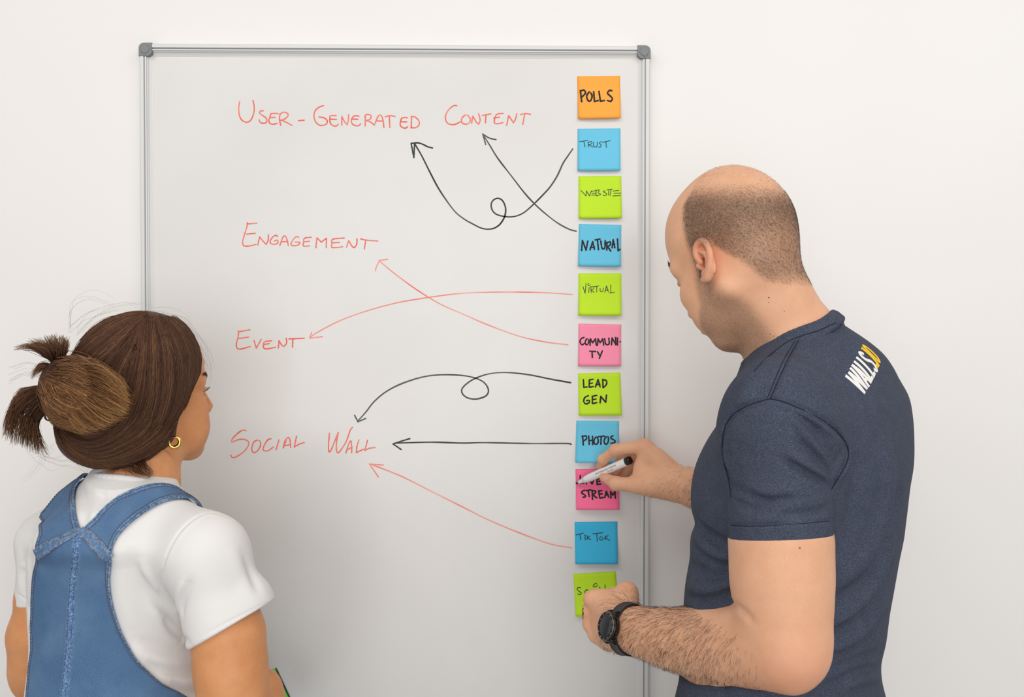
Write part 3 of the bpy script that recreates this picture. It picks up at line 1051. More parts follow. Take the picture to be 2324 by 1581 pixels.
# ------------------------------------------------------------------ skin, cloth
def skin_material(name, base, deep, dark, spec=0.35):
    m = mat(name, base, 0.5, spec=spec)
    N, L, b = nodes(m)
    f = noise(m, 34, 4)
    c1 = ramp(m, f, [(0.3, deep), (0.7, base)])
    fine = ramp(m, noise(m, 620, 3), [(0.3, (0.93, 0.92, 0.91, 1)), (0.7, (1.0, 1.0, 1.0, 1))])
    c1 = mix(m, 1.0, c1, fine, 'MULTIPLY')
    c2 = mix(m, attr(m, 'flush').outputs['Fac'], c1, dark)
    hv = mix(m, attr(m, 'roots').outputs['Fac'], c2, srgb(88, 75, 64))
    hv = mix(m, attr(m, 'lips').outputs['Fac'], hv, srgb(176, 96, 84))
    L.new(hv, b.inputs['Base Color'])
    b.inputs['Subsurface Weight'].default_value = 0.12
    b.inputs['Subsurface Radius'].default_value = (1.0, 0.4, 0.2)
    b.inputs['Subsurface Scale'].default_value = 0.006
    bump(m, noise(m, 480, 3), 0.10, 0.0005)
    return m


m_skin = skin_material('light_skin', srgb(233, 181, 146), srgb(226, 170, 134), srgb(222, 138, 108))

# ------------------------------------------------------------------ the man
A_T = math.radians(36)                         # his trunk is turned this far towards the wall
FWD = np.array([-math.cos(A_T), math.sin(A_T), 0]); LFT = np.array([-math.sin(A_T), -math.cos(A_T), 0])


def fit_slice(py, xf, xb, half_w, off, yaw):
    """upright ellipse slice whose left and right outlines pass through two lines of sight"""
    u = np.array([math.cos(yaw), math.sin(yaw)]); v = np.array([-u[1], u[0]])
    C2 = CAM[:2]
    df = ray(xf, py)[:2]; db = ray(xb, py)[:2]
    df /= np.linalg.norm(df); db /= np.linalg.norm(db)
    mf = np.array([-df[1], df[0]]); mb_ = np.array([db[1], -db[0]])   # outward: left of the left ray, right of the right ray

    def xs(a):
        ef = math.hypot(a * (mf @ u), half_w * (mf @ v)); eb = math.hypot(a * (mb_ @ u), half_w * (mb_ @ v))
        cy = -off - C2[1]
        return (-ef - mf[1] * cy) / mf[0], (-eb - mb_[1] * cy) / mb_[0]
    lo, hi = 0.01, 0.5
    for _ in range(50):
        a = (lo + hi) / 2
        x1, x2 = xs(a)
        if x1 < x2: lo = a
        else: hi = a
    x = sum(xs(a)) / 2
    z = W((xf + xb) / 2, py, off)[2]
    return (z, x, -off, a, half_w, yaw)


YAW_M = math.pi - A_T
rows = [(738, 1800, 1908, 0.050), (765, 1765, 1955, 0.070), (800, 1732, 2000, 0.100), (830, 1712, 2022, 0.130), (860, 1700, 2037, 0.155), (900, 1679, 2058, 0.178), (950, 1641, 2068, 0.188),
        (1000, 1609, 2071, 0.190), (1050, 1587, 2070, 0.188), (1100, 1577, 2062, 0.184), (1150, 1578, 2056, 0.180), (1182, 1586, 2052, 0.177), (1206, 1577, 2049, 0.176),
        (1260, 1573, 2038, 0.170), (1320, 1563, 2027, 0.166), (1380, 1558, 2016, 0.164), (1440, 1556, 2008, 0.163), (1500, 1552, 1996, 0.164), (1545, 1546, 1999, 0.168), (1581, 1538, 2008, 0.172)]
man_rows = [fit_slice(*r, 0.38, YAW_M) for r in rows]
zb = man_rows[-1]
man_rows += [(zb[0] - 0.08, zb[1] + 0.004, zb[2], zb[3] + 0.002, 0.180, YAW_M), (zb[0] - 0.13, zb[1] + 0.004, zb[2], zb[3] + 0.002, 0.182, YAW_M)]
HEM_Z = zb[0] - 0.115

sh = Solid()
sh.loft(man_rows, power=2.25)
L_SH, L_EL = W(1768, 985, 0.522), W(1772, 1224, 0.535)
R_SH = np.array([0.505, -0.235, L_SH[2] - 0.01])
sh.cone(W(1812, 818, 0.40), W(1757, 940, 0.515), 0.048, 0.052, 0.05)
sh.cone(W(1812, 818, 0.37), R_SH + [0, 0, 0.01], 0.048, 0.052, 0.05)
arm_dir = L_EL - L_SH; arm_dir /= np.linalg.norm(arm_dir)
sh.ell(W(1766, 985, 0.522), (0.0645, 0.0645, 0.088), k=0.035)
sl = Solid()
sl.cone(W(1767, 1010, 0.523), W(1771, 1260, 0.537), 0.0625, 0.0600, 0.03)
sl.cut(W(1771, 1226, 0.535), arm_dir + np.array([0.02, 0, 0]))
sh.merge(sl, 0.007)
slr = Solid()
R_EL = np.array([0.530, -0.185, 1.150])
rd = (R_EL - R_SH) / np.linalg.norm(R_EL - R_SH)
slr.cone(R_SH, R_SH + rd * 0.19, 0.066, 0.060, 0.02)
slr.cut(R_SH + rd * 0.165, rd)
sh.merge(slr, 0.04)
sh.cut((0, 0, HEM_Z), (0, 0, -1))

# skin
HB = math.radians(54); YAW_H = math.pi - HB
HM = axes_to(YAW_H, math.radians(28))
HS = 0.90
HO = W(1676, 592, 0.385)
bd = Solid()
HT = head_solid(bd, HO, HM, HS)
NB = W(1808, 792, 0.385)
bd.cone(HT(-0.028, 0, -0.020), NB, 0.048, 0.055, 0.03)
bd.cone(HT(-0.004, 0, -0.066), NB + FWD * 0.002 + [0, 0, -0.03], 0.034, 0.054, 0.010)
bd.cone(NB, NB - [0, 0, 0.12], 0.062, 0.070, 0.02)
bd.loft([(z, x, y, a - 0.016, b_ - 0.016, w) for z, x, y, a, b_, w in man_rows[5:]], k=0.04)
# left arm (px, py, off, radius)
la = [(1768, 985, .522, .046), (1770, 1130, .530, .0470), (1771, 1208, .534, .0480), (1772, 1236, .536, .0552), (1774, 1320, .541, .0550), (1778, 1400, .546, .0500), (1786, 1470, .552, .0420)]
bd.chain([W(*p[:3]) for p in la], [p[3] for p in la], 0.02, kin=0.02)
bd.cone(W(1786, 1470, .552), W(1797, 1525, .562), 0.036, 0.0155, 0.03)
fa = [(1786, 1470, .552, .0400), (1735, 1463, .525, .0440), (1690, 1460, .498, .0450), (1640, 1459, .468, .0440), (1590, 1457, .440, .0405), (1540, 1452, .412, .0360), (1495, 1444, .388, .0320), (1450, 1432, .360, .0285), (1412, 1427, .335, .0265)]
bd.chain([W(*p[:3]) for p in fa], [p[3] for p in fa], 0.025, kin=0.02)
bd.fold(bd.hit([(1650, 1366), (1672, 1376), (1690, 1390), (1712, 1412)]), 0.004, 0.006)
WR = W(1410, 1427, .333)


def finger(S, pts, rad, k=0.006):
    P_ = [W(*p) for p in pts]
    S.chain(P_, rad, k, kin=0.003)
    for i in range(1, len(P_) - 1):                                  # knuckles a little thicker than the shafts
        S.ball(P_[i], rad[i] * 1.06, 0.004)


# left fist
for (x, y, o, wx, wy, wo) in ((1350, 1361, .268, 1402, 1412, .322), (1343, 1390, .262, 1401, 1422, .320), (1349, 1419, .266, 1403, 1434, .324), (1361, 1441, .276, 1406, 1444, .330)):
    bd.cone(W(wx, wy, wo), W(x, y, o), 0.0160, 0.0118, 0.012)
    bd.ball(W(x - 8, y - 2, o + .003), 0.0124, 0.005)
    bd.cone(W(wx - 14, wy - 2, wo + .004), W(x + 6, y, o + .012), 0.0035, 0.0030, 0.008)
bd.cone(W(1413, 1412, .325), W(1424, 1346, .285), 0.021, 0.0165, 0.02)
bd.cone(W(1404, 1384, .300), W(1376, 1362, .275), 0.021, 0.0150, 0.02)
bd.cone(W(1405, 1445, .325), W(1385, 1448, .296), 0.018, 0.0160, 0.02)
finger(bd, [(1421, 1345, .285), (1392, 1350, .238), (1370, 1364, .216)], [.0140, .0105, .0085])
finger(bd, [(1350, 1361, .268), (1362, 1368, .222), (1384, 1382, .222), (1392, 1388, .240)], [.0115, .0098, .0088, .0078])
finger(bd, [(1343, 1390, .262), (1354, 1396, .214), (1380, 1404, .216), (1388, 1410, .236)], [.0118, .0100, .0090, .0080])
finger(bd, [(1349, 1419, .266), (1360, 1422, .222), (1384, 1426, .224), (1391, 1430, .243)], [.0112, .0095, .0086, .0076])
finger(bd, [(1361, 1441, .276), (1370, 1443, .240), (1390, 1445, .242), (1396, 1447, .256)], [.0105, .0085, .0076, .0068])

# right arm and writing hand
bd.cone(R_SH, R_EL, 0.052, 0.044, 0.02)
ra = [(R_EL, .042), (W(1720, 1180, .185), .043), (W(1640, 1137, .160), .0345), (W(1580, 1108, .140), .0280), (W(1540, 1096, .128), .0262)]
bd.chain([p[0] for p in ra], [p[1] for p in ra], 0.02, kin=0.02)
for (x, y, o, r) in ((1464, 1013, .094, .0112), (1472, 1020, .074, .0115), (1480, 1033, .058, .0108), (1488, 1050, .046, .0098)):
    bd.cone(W(1532, 1088, .122 - (.094 - o) * 0.4), W(x, y, o), 0.0170, r, 0.016)
    bd.ball(W(x, y, o), r * 1.03, 0.006)
bd.cone(W(1530, 1106, .125), W(1446, 1100, .108), 0.0170, 0.0135, 0.02)          # thumb base
bd.ell(W(1478, 1064, .094), (0.030, 0.016, 0.028), k=0.022)                       # web between thumb and index
bd.ell(W(1500, 1098, .110), (0.032, 0.020, 0.018), k=0.02)
finger(bd, [(1464, 1013, .094), (1397, 1021, .078), (1369, 1042, .058), (1362, 1058, .041)], [.0112, .0098, .0084, .0070])
finger(bd, [(1446, 1100, .108), (1399, 1097, .088), (1371, 1083, .060)], [.0130, .0112, .0082])
finger(bd, [(1472, 1020, .074), (1413, 1040, .048), (1394, 1066, .040), (1385, 1080, .040)], [.0112, .0096, .0086, .0072])
finger(bd, [(1480, 1033, .058), (1428, 1056, .034), (1414, 1082, .032), (1412, 1096, .038)], [.0105, .0090, .0080, .0070])
finger(bd, [(1488, 1050, .046), (1448, 1072, .030), (1436, 1092, .032), (1436, 1102, .040)], [.0095, .0080, .0072, .0064])
# hips and legs
HIP = np.array([zb[1], zb[2], 0.98])
for q, dx in ((1, 0.02), (-1, -0.03)):
    h = HIP + LFT * 0.095 * q + FWD * dx
    bd.chain([h, h + np.array([0, 0, -0.46]) + FWD * 0.02, h + np.array([0, 0, -0.90])], [0.085, 0.058, 0.040], 0.03)
    bd.chain([h + np.array([0, 0, -0.93]) - FWD * 0.03, h + np.array([0, 0, -0.945]) + FWD * 0.14], [0.035, 0.030], 0.02)

# clothes: collar, seams and creases of the T-shirt
col = [(1703, 832, .362), (1722, 810, .402), (1768, 771, .440), (1817, 748, .448), (1853, 736, .432), (1884, 715, .395), (1880, 716, .355), (1845, 742, .322), (1795, 776, .312), (1738, 815, .328), (1703, 832, .362)]
col3 = catmull([W(*p) for p in col], 60)
col3 = bd.snap(col3, 0.0015)
col3[-1] = col3[0]
ax = np.array([0.45 * FWD[0] * -1, 0.45 * -FWD[1], 0.9]); ax /= np.linalg.norm(ax)
sh0 = sh.copy()
sh.chain(col3, [0.0042] * 60, 0.006, kin=0.001)
for q_, l_ in ((0.008, 0.0026), (0.015, 0.0036), (0.023, 0.0050)):
    sh.chain(bd.snap(col3 - ax * q_, l_), [0.0050] * 60, 0.008, kin=0.001)


def zz(s, ox, oy, k):
    return [(ox + float(a) / k, oy + float(b_) / k) for a, b_ in (q.split(',') for q in s.split())]


Z6 = (1500, 820, 2.077)
CREASES = [
 ([(1813, 772), (1786, 822), (1750, 903)], .0016, .0024), ([(1806, 772), (1778, 822), (1743, 903)], .0010, .0022),
 (zz('515,175 430,200 360,235 310,290 290,380 300,480 320,560 332,630', *Z6), .0034, .0042),
 (zz('515,175 580,190 650,220 750,270 820,320 870,380 885,450 840,540 802,600', *Z6), .0034, .0042),
 (zz('560,190 650,235 740,290 810,345 852,400', *Z6), -.0022, .0040),
 (zz('560,215 640,250 720,320 780,400 812,470 810,560', *Z6), .0040, .0065), (zz('600,240 680,330 740,420 790,500', *Z6), -.0030, .0070),
 (zz('590,465 650,505 720,545 795,590', *Z6), .0042, .0055), (zz('600,440 670,480 740,520 800,560', *Z6), -.0030, .0060),
 (zz('640,380 700,420 760,480 800,540', *Z6), .0032, .0060), (zz('820,500 850,440 870,400', *Z6), .0030, .0050), (zz('830,560 870,500 890,430', *Z6), -.0030, .0050),
 (zz('335,590 400,625 500,655 610,640', *Z6), .0036, .0070), (zz('330,655 420,690 520,700', *Z6), .0030, .0065), (zz('420,610 520,625 640,600', *Z6), -.0026, .0070),
 (zz('560,730 640,725 720,715 795,690', *Z6), .0030, .0060), (zz('330,770 440,772 560,765 680,758 795,745', *Z6), .0016, .0022),
 (zz('300,300 290,400 310,520', *Z6), -.0030, .0060),
 (zz('930,430 930,560 900,720 860,880', *Z6), .0040, .0140), (zz('1060,380 1075,540 1050,720 980,900 880,1010 800,1060', *Z6), -.0048, .0150),
 (zz('1130,560 1100,760 1020,940 920,1060 810,1130', *Z6), .0048, .0110), (zz('1090,860 1030,1010 940,1140 830,1230', *Z6), -.0045, .0110),
 (zz('1085,960 1000,1120 900,1230 790,1300', *Z6), .0046, .0090), (zz('1068,1120 1000,1220 900,1310 780,1370', *Z6), -.0040, .0100),
 (zz('1060,1190 990,1290 900,1360 760,1430', *Z6), .0046, .0085), (zz('720,1400 780,1395 840,1380', *Z6), .0040, .0060),
 (zz('1035,1370 960,1400 860,1440 740,1480', *Z6), .0046, .0080), (zz('1000,1445 930,1470 840,1510 760,1530', *Z6), .0050, .0080), (zz('1030,1490 960,1490 880,1520', *Z6), -.0040, .0080),
 (zz('165,735 200,790 260,840 330,880', *Z6), .0050, .0080), (zz('160,790 200,860 270,910 335,930', *Z6), -.0045, .0090), (zz('155,870 220,930 300,960 340,960', *Z6), .0042, .0080),
 (zz('140,960 220,1000 300,1010 345,990', *Z6), .0035, .0090), (zz('130,1060 200,1075 280,1055 350,1030', *Z6), -.0040, .0090), (zz('128,1110 200,1125 280,1110 355,1075', *Z6), .0050, .0070),
 (zz('105,1490 200,1515 330,1530', *Z6), .0040, .0080), (zz('300,1545 430,1560 560,1560', *Z6), -.0035, .0100), (zz('420,80 400,150 350,220', *Z6), -.0025, .0120),
]
hits_px = [catmull(p, 14) for p, _, _ in CREASES]
hits = sh0.hit(np.vstack(hits_px)).reshape(len(CREASES), 14, 3)
for h, (_, d_, w_) in zip(hits, CREASES):
    sh.fold(h, d_ * 2.2, w_ * 0.9)

m_navy = mat('navy_heather_jersey', srgb(62, 68, 84), 0.88, spec=0.2)
f1 = noise(m_navy, 900, 2, scaled_vec(m_navy, 1, 1, 2.2))
f2 = noise(m_navy, 60, 4)
c = ramp(m_navy, f1, [(0.30, srgb(42, 48, 61)), (0.50, srgb(61, 68, 84)), (0.72, srgb(112, 120, 138))])
c = mix(m_navy, 0.35, c, ramp(m_navy, f2, [(0.3, srgb(50, 57, 72)), (0.7, srgb(70, 73, 90))]))
nodes(m_navy)[1].new(c, nodes(m_navy)[2].inputs['Base Color'])
bump(m_navy, f1, 0.25, 0.0005)
nodes(m_navy)[2].inputs['Sheen Weight'].default_value = 0.0
nodes(m_navy)[2].inputs['Sheen Roughness'].default_value = 0.4

man = empty('person', (HIP[0], HIP[1], 0.0), 'man in a navy heather T-shirt writing on the board with a marker', 'person')

# trunk and legs under the clothes
tr = Solid()
tr.loft([(z, x, y, a * 0.8, b_ * 0.8, w) for z, x, y, a, b_, w in man_rows[5:]], k=0.04)
legs = Solid()
FEET = []
for q, dx in ((1, 0.03), (-1, -0.05)):
    h = HIP + LFT * 0.095 * q + FWD * dx * 0.3
    kn = h + np.array([0, 0, -0.47]) + FWD * (0.02 + dx * 0.5)
    an = h + np.array([0, 0, -0.90]) + FWD * dx
    tr.chain([h - LFT * 0.012 * q, kn, an], [0.070, 0.054, 0.040], 0.03)
    toe = an + FWD * 0.15 + np.array([0, 0, -0.035])
    tr.cone(an + np.array([0, 0, -0.02]) - FWD * 0.03, toe, 0.034, 0.024, 0.02)
    legs.chain([h - LFT * 0.012 * q + [0, 0, -0.03], kn, an + [0, 0, 0.02]], [0.086, 0.070, 0.060], 0.03, kin=0.03)
    FEET.append((an, toe))
legs.loft([(zb[0] - 0.20, HIP[0], HIP[1], 0.116, 0.160, YAW_M), (zb[0] - 0.06, HIP[0], HIP[1], 0.112, 0.150, YAW_M)], k=0.05)

BOX_MAN = [
    (np.array([0.17, -0.56, 1.42]), np.array([0.62, -0.20, 1.80]), 0.0022),
    (np.array([0.105, -0.66, 1.04]), np.array([0.42, -0.175, 1.38]), 0.0024),
    (np.array([0.115, -0.175, 1.20]), np.array([0.345, -0.005, 1.40]), 0.0016),
]
V, F, NV = refined(bd, BOX_MAN)
Vt, Ft = surface(tr, [(np.array([0.0, -0.75, 0.0]), np.array([0.75, 0.0, 1.52]), 0.008)])
lm = local(V, HO, HM, HS)


def sstep(x, a, b_):
    t = np.clip((x - a) / (b_ - a), 0, 1)
    return t * t * (3 - 2 * t)


def hair_density(l):
    x, y, z = l[:, 0], np.abs(l[:, 1]), l[:, 2]
    xf = np.interp(z, [-0.03, 0.008, 0.035, 0.075, 0.095, 0.113, 0.14], [0.030, 0.028, 0.023, 0.013, 0.006, -0.015, -0.026])
    d = sstep(xf - x, -0.003, 0.012)
    xb = np.interp(z, [-0.088, -0.08, -0.066, -0.045, -0.027, -0.013, 0.0, 0.020, 0.030], [-0.09, -0.06, -0.046, -0.045, -0.040, -0.030, -0.024, -0.012, 0.06])
    burn = (z < 0.03) & (x > 0.010) & (z > -0.02)
    d = d * np.where(burn, 1.0, sstep(xb - x, -0.002, 0.010))
    g = z - 0.6 * x
    bald = sstep(g, 0.085, 0.135) * sstep(0.078 - y, 0.0, 0.014)
    d = d * (1 - 0.90 * bald)
    return d * sstep(z, -0.09, -0.055) * np.where(burn, 0.9, 0.62 + 0.38 * sstep(z, -0.03, 0.035))


def beard_density(l):
    x, y, z = l[:, 0], np.abs(l[:, 1]), l[:, 2]
    xf = np.interp(z, [-0.14, -0.085, -0.05, -0.02, 0.005], [0.09, 0.09, 0.052, 0.040, 0.034])
    xr = np.interp(z, [-0.13, -0.10, -0.08, -0.05, -0.02, 0.01], [-0.008, -0.012, -0.014, -0.004, 0.010, 0.014])
    d = sstep(xf - x, -0.004, 0.010) * sstep(x - xr, -0.012, 0.012) * sstep(-z, -0.01, 0.02)
    lip = np.exp(-((x - 0.105) / 0.02) ** 2 - ((z + 0.061) / 0.012) ** 2)
    return d * (1 - lip)


inh = V[:, 2] > 1.40
dh = hair_density(lm) * inh
db_ = beard_density(lm) * inh
ear_pts = np.array([HT(-0.004, q * 0.080, -0.004) for q in (1, -1)])
flush = np.zeros(len(V))
for p, r, a in [(ear_pts[0], 0.030, 0.55), (ear_pts[1], 0.030, 0.55), (HT(0.112, 0, -0.026), 0.015, 0.4), (W(1333, 1348, .262), 0.013, 0.45), (W(1325, 1390, .256), 0.013, 0.6), (W(1335, 1425, .262), 0.012, 0.4),
                (W(1424, 1330, .283), 0.018, 0.3), (W(1466, 1004, .092), 0.013, 0.55), (W(1362, 1058, .041), 0.012, 0.6), (W(1371, 1083, .06), 0.012, 0.5), (W(1392, 1015, .078), 0.010, 0.3), (W(1795, 1525, .57), 0.05, 0.4)]:
    flush = np.maximum(flush, a * np.exp(-(np.linalg.norm(V - p, axis=1) / r) ** 2))
ear_mask = np.max([np.exp(-(np.linalg.norm(V - p, axis=1) / 0.026) ** 4) for p in ear_pts], 0) * (np.abs(lm[:, 1]) > 0.072)
lips = np.exp(-((lm[:, 0] - 0.106) / 0.010) ** 2 - ((lm[:, 2] + 0.0612) / 0.0085) ** 4 - (lm[:, 1] / 0.021) ** 4) * inh
nt = len(Vt)
Vall = np.vstack([V, Vt]); Fall = np.vstack([F, Ft + len(V)])
z0 = np.zeros(nt)
roots = np.clip(0.66 * dh * (1 - ear_mask) + 0.42 * db_, 0, 1)
link_mesh('body', Vall, Fall, m_skin, man, True,
          {'flush': np.concatenate([flush, z0]), 'roots': np.concatenate([roots, z0]), 'lips': np.concatenate([lips * 0.7, z0])},
          np.vstack([NV, tr.normal(Vt, 0.004)]))

Vs, Fs, Ns = refined(sh, [(np.array([0.12, -0.68, HEM_Z - 0.02]), np.array([0.72, -0.08, 1.60]), 0.0022)])
shirt = link_mesh('t_shirt', Vs, Fs, m_navy, man, normals=Ns)
m_seamn = mat('seam_thread_with_shade', srgb(38, 44, 58), 0.85, spec=0.15)  # thread colour kept dark to paint in the shade of the seam grooves


def shirt_seam(name, px_list, r=0.0007):
    b = MB()
    for p in px_list:
        q = sh.hit(catmull(p, 60))
        for _ in range(6):
            q[1:-1] = (q[:-2] + q[1:-1] * 2 + q[2:]) / 4
        q = q + sh0.normal(q, 0.004) * 0.0003
        b.tube(q, r, 6)
    b.build(name, m_seamn, shirt)


shirt_seam('shoulder_seam', [[(1812, 772), (1785, 822), (1749, 903)]])
shirt_seam('shoulder_seam', [[(1804, 774), (1776, 822), (1742, 902)]], 0.0005)
shirt_seam('sleeve_seam', [zz('515,175 430,200 360,235 310,290 290,380 300,480 320,560 332,640', *Z6)], 0.0008)
shirt_seam('sleeve_seam', [zz('515,175 580,190 650,220 750,270 820,320 870,380 885,450 840,540 804,600', *Z6)], 0.0008)
shirt_seam('hem_stitching', [zz('332,772 440,776 560,770 680,762 792,750', *Z6)], 0.0005)
shirt_seam('collar_seam', [[(1712, 842), (1740, 812), (1783, 778), (1822, 761), (1858, 750), (1895, 733), (1908, 736)]], 0.0006)
m_jean = mat('dark_trouser_cotton', srgb(44, 46, 54), 0.85, spec=0.2)
bump(m_jean, noise(m_jean, 700, 2), 0.2, 0.0005)
Vj, Fj = surface(legs, [(np.array([0.0, -0.72, 0.06]), np.array([0.75, -0.01, HEM_Z + 0.16]), 0.007)])
link_mesh('trousers', Vj, Fj, m_jean, man)
m_shoe = mat('black_shoe_leather', srgb(40, 38, 38), 0.45)
for an, toe in FEET:
    s_ = Solid()
    s_.cone(an + np.array([0, 0, -0.035]) - FWD * 0.03, toe + [0, 0, -0.005], 0.046, 0.036, 0.01)
    s_.cone(an + np.array([0, 0, -0.02]), an + np.array([0, 0, 0.04]), 0.044, 0.046, 0.02)
    s_.cut((0, 0, 0.002), (0, 0, -1))
    c_ = (an + toe) / 2
    v_, f_ = surface(s_, [(c_ - 0.17, c_ + 0.17, 0.005)])
    link_mesh('shoe', v_, f_, m_shoe, man)

# ------------------------------------------------------------------ hair of the man
rng = np.random.default_rng(7)
m_stub = mat('cropped_brown_hair', srgb(98, 80, 66), 0.6, spec=0.25)
m_armh = mat('dark_arm_hair', srgb(62, 44, 34), 0.6, spec=0.2)


def pick(V_, F_, w, n):
    """n random surface points, weighted by w per vertex"""
    a = V_[F_]
    ar = np.linalg.norm(np.cross(a[:, 2] - a[:, 0], a[:, 3] - a[:, 1]), axis=1) / 2
    p = ar * w[F_].mean(1)
    i = rng.choice(len(F_), n, p=p / p.sum())
    u, v = rng.random(n)[:, None], rng.random(n)[:, None]
    q = a[i]
    return (q[:, 0] * (1 - u) + q[:, 1] * u) * (1 - v) + (q[:, 3] * (1 - u) + q[:, 2] * u) * v


def short_hair(P, N, flow, length, rise, rad, k=3):
    """hairs that leave the skin at P and lie along flow"""
    n = len(P)
    t = flow - N * np.einsum('ij,ij->i', flow, N)[:, None]
    t /= np.linalg.norm(t, axis=1)[:, None] + 1e-9
    t += rng.normal(0, 0.16, (n, 3)); t -= N * np.einsum('ij,ij->i', t, N)[:, None]
    L = length * (0.6 + 0.8 * rng.random(n))
    s = np.linspace(0, 1, k)
    C = P[:, None, :] + t[:, None, :] * (L[:, None] * s)[..., None] + N[:, None, :] * (L[:, None] * rise * (s - 0.45 * s ** 2))[..., None] - N[:, None, :] * 0.0003
    return strands(C, np.full(n, rad))


we = (1 - ear_mask)
Ph = pick(V, F, (dh ** 1.3 + 1e-9) * we, 30000)
Nh = bd.normal(Ph)
lh = local(Ph, HO, HM, HS)
up_ = sstep(lh[:, 2] + 0.4 * lh[:, 0], 0.02, 0.12)
fl_ = np.stack([-0.5 + 1.3 * up_, np.zeros(len(Ph)), -0.85 + 0.45 * up_], 1) @ HM.T
v_, f_, _ = short_hair(Ph, Nh, fl_, 0.0026, 0.8, 0.00008)
hm = link_mesh('cropped_hair', v_, f_, m_stub, man)
tag(hm, 'cropped brown hair around the bald crown', kind='stuff')
Ph = pick(V, F, (db_ ** 1.2 + 1e-9) * we, 7000)
Nh = bd.normal(Ph)
v_, f_, _ = short_hair(Ph, Nh, np.tile(HM @ np.array([-0.2, 0, -1.0]), (len(Ph), 1)), 0.0016, 0.9, 0.00008)
tag(link_mesh('beard_stubble', v_, f_, m_stub, man), 'short stubble on the jaw and cheek', kind='stuff')
# eyebrows
C_ = []
for q in (1, -1):
    for i in range(220):
        t = rng.random()
        p = HT(0.097 - 0.024 * t ** 1.6, q * (0.014 + 0.040 * t), 0.030 + 0.007 * math.sin(t * 2.2) + rng.normal(0, 0.002))
        C_.append(p)
C_ = bd.snap(np.array(C_))
Nb = bd.normal(C_)
v_, f_, _ = short_hair(C_, Nb, np.array([HM @ np.array([-0.5, q, 0.25]) for q in (1, -1) for _ in range(220)]), 0.0075, 0.5, 0.0002)
tag(link_mesh('eyebrows', v_, f_, m_stub, man), kind='stuff')
m_eye = mat('eye_white', srgb(225, 220, 215), 0.15)
for q in (1, -1):
    b = MB()
    b.lathe(HT(0.0755, q * 0.031, 0.0025), HM[:, 0], [(-0.0112 * math.cos(a), 0.0112 * math.sin(a)) for a in np.linspace(0.05, 3.09, 14)], 20)
    b.build('eye', m_eye, man)

# arm hair
fcl = catmull([W(*p[:3]) for p in fa] + [W(1385, 1415, .300)], 60)
rcl = catmull([W(1690, 1160, .172), W(1640, 1137, .160), W(1580, 1108, .140), W(1540, 1096, .128), W(1505, 1060, .105)], 40)


def along(P, line):
    d = np.linalg.norm(P[:, None, :] - line[None], axis=2)
    i = d.argmin(1)
    tan = np.gradient(line, axis=0); tan /= np.linalg.norm(tan, axis=1)[:, None]
    return i / (len(line) - 1), d.min(1), tan[i]


sel = V[:, 2] < 1.40
tl_, dl_, _ = along(V, fcl)
wl = sel * (dl_ < 0.062) * np.interp(tl_, [0.0, 0.06, 0.2, 0.35, 0.84, 1.0], [0.0, 0.1, 0.5, 1.0, 0.9, 0.0]) * (V[:, 2] < 1.15) * (V[:, 0] < 0.335)
Pa = pick(V, F, wl + 1e-12, 5200)
Na = bd.normal(Pa)
t_, _, tan_ = along(Pa, fcl)
fl_ = tan_ * (0.25 + 0.5 * t_)[:, None] + np.array([0, 0, -1.0])
v1, f1_, _ = short_hair(Pa, Na, fl_, 0.0098, 0.42, 0.00010, 4)
tr_, dr_, _ = along(V, rcl)
wr_ = sel * (dr_ < 0.05) * np.interp(tr_, [0.0, 0.5, 0.8, 1.0], [1, 1, 0.5, 0.0]) * (V[:, 2] > 1.18)
Pa = pick(V, F, wr_ + 1e-12, 1100)
Na = bd.normal(Pa)
t_, _, tan_ = along(Pa, rcl)
v2, f2_, _ = short_hair(Pa, Na, tan_ * 0.5 + np.array([0, 0, -0.8]), 0.008, 0.42, 0.00009, 4)
tag(link_mesh('arm_hair', np.vstack([v1, v2]), np.vstack([f1_, f2_ + len(v1)]), m_armh, man), 'dark hair on the forearms', kind='stuff')

# moles
m_mole = mat('brown_mole', srgb(150, 92, 64), 0.6)
mp = bd.hit([(1815, 1243), (1745, 675), (1744, 686), (1756, 762), (1748, 758), (1572, 1476), (1780, 706)])
b = MB()
for p, r in zip(mp, (.0013, .0012, .0008, .0009, .0008, .0008, .0007)):
    n_ = bd.normal(p[None])[0]
    b.lathe(p - n_ * 0.0004, n_, [(0, r), (0.0006, r * 0.8), (0.0008, r * 0.2)], 10)
b.build('mole', m_mole, man)['kind'] = 'stuff'

m_nail = mat('fingernail', srgb(226, 168, 150), 0.3, spec=0.5)
nc = bd.hit([(1376, 1085)])[0]; nn_ = bd.normal(nc[None], 0.003)[0]
nl = W(1371, 1083, .060) - W(1399, 1097, .088); nl -= nn_ * (nn_ @ nl); nl /= np.linalg.norm(nl)
ns = np.cross(nn_, nl)
b = MB()
gv, gf = [], []
for i in range(9):
    for j in range(7):
        u_, w_ = (i / 8 - 0.5) * 2, (j / 6 - 0.5) * 2
        e_ = math.sqrt(max(0, 1 - 0.55 * u_ * u_)) if u_ < 0 else math.sqrt(max(0, 1 - 0.35 * u_ * u_))
        p_ = nc + nl * u_ * 0.0058 + ns * w_ * 0.0046 * e_
        gv.append(p_)
gv = bd.snap(np.array(gv)); gv += bd.normal(gv) * 0.0004
for i in range(8):
    for j in range(6):
        gf.append((i * 7 + j, (i + 1) * 7 + j, (i + 1) * 7 + j + 1, i * 7 + j + 1))
b.add(gv, gf); b.add(gv - nn_ * 0.0008, [q_[::-1] for q_ in gf])
b.build('fingernail', m_nail, man)

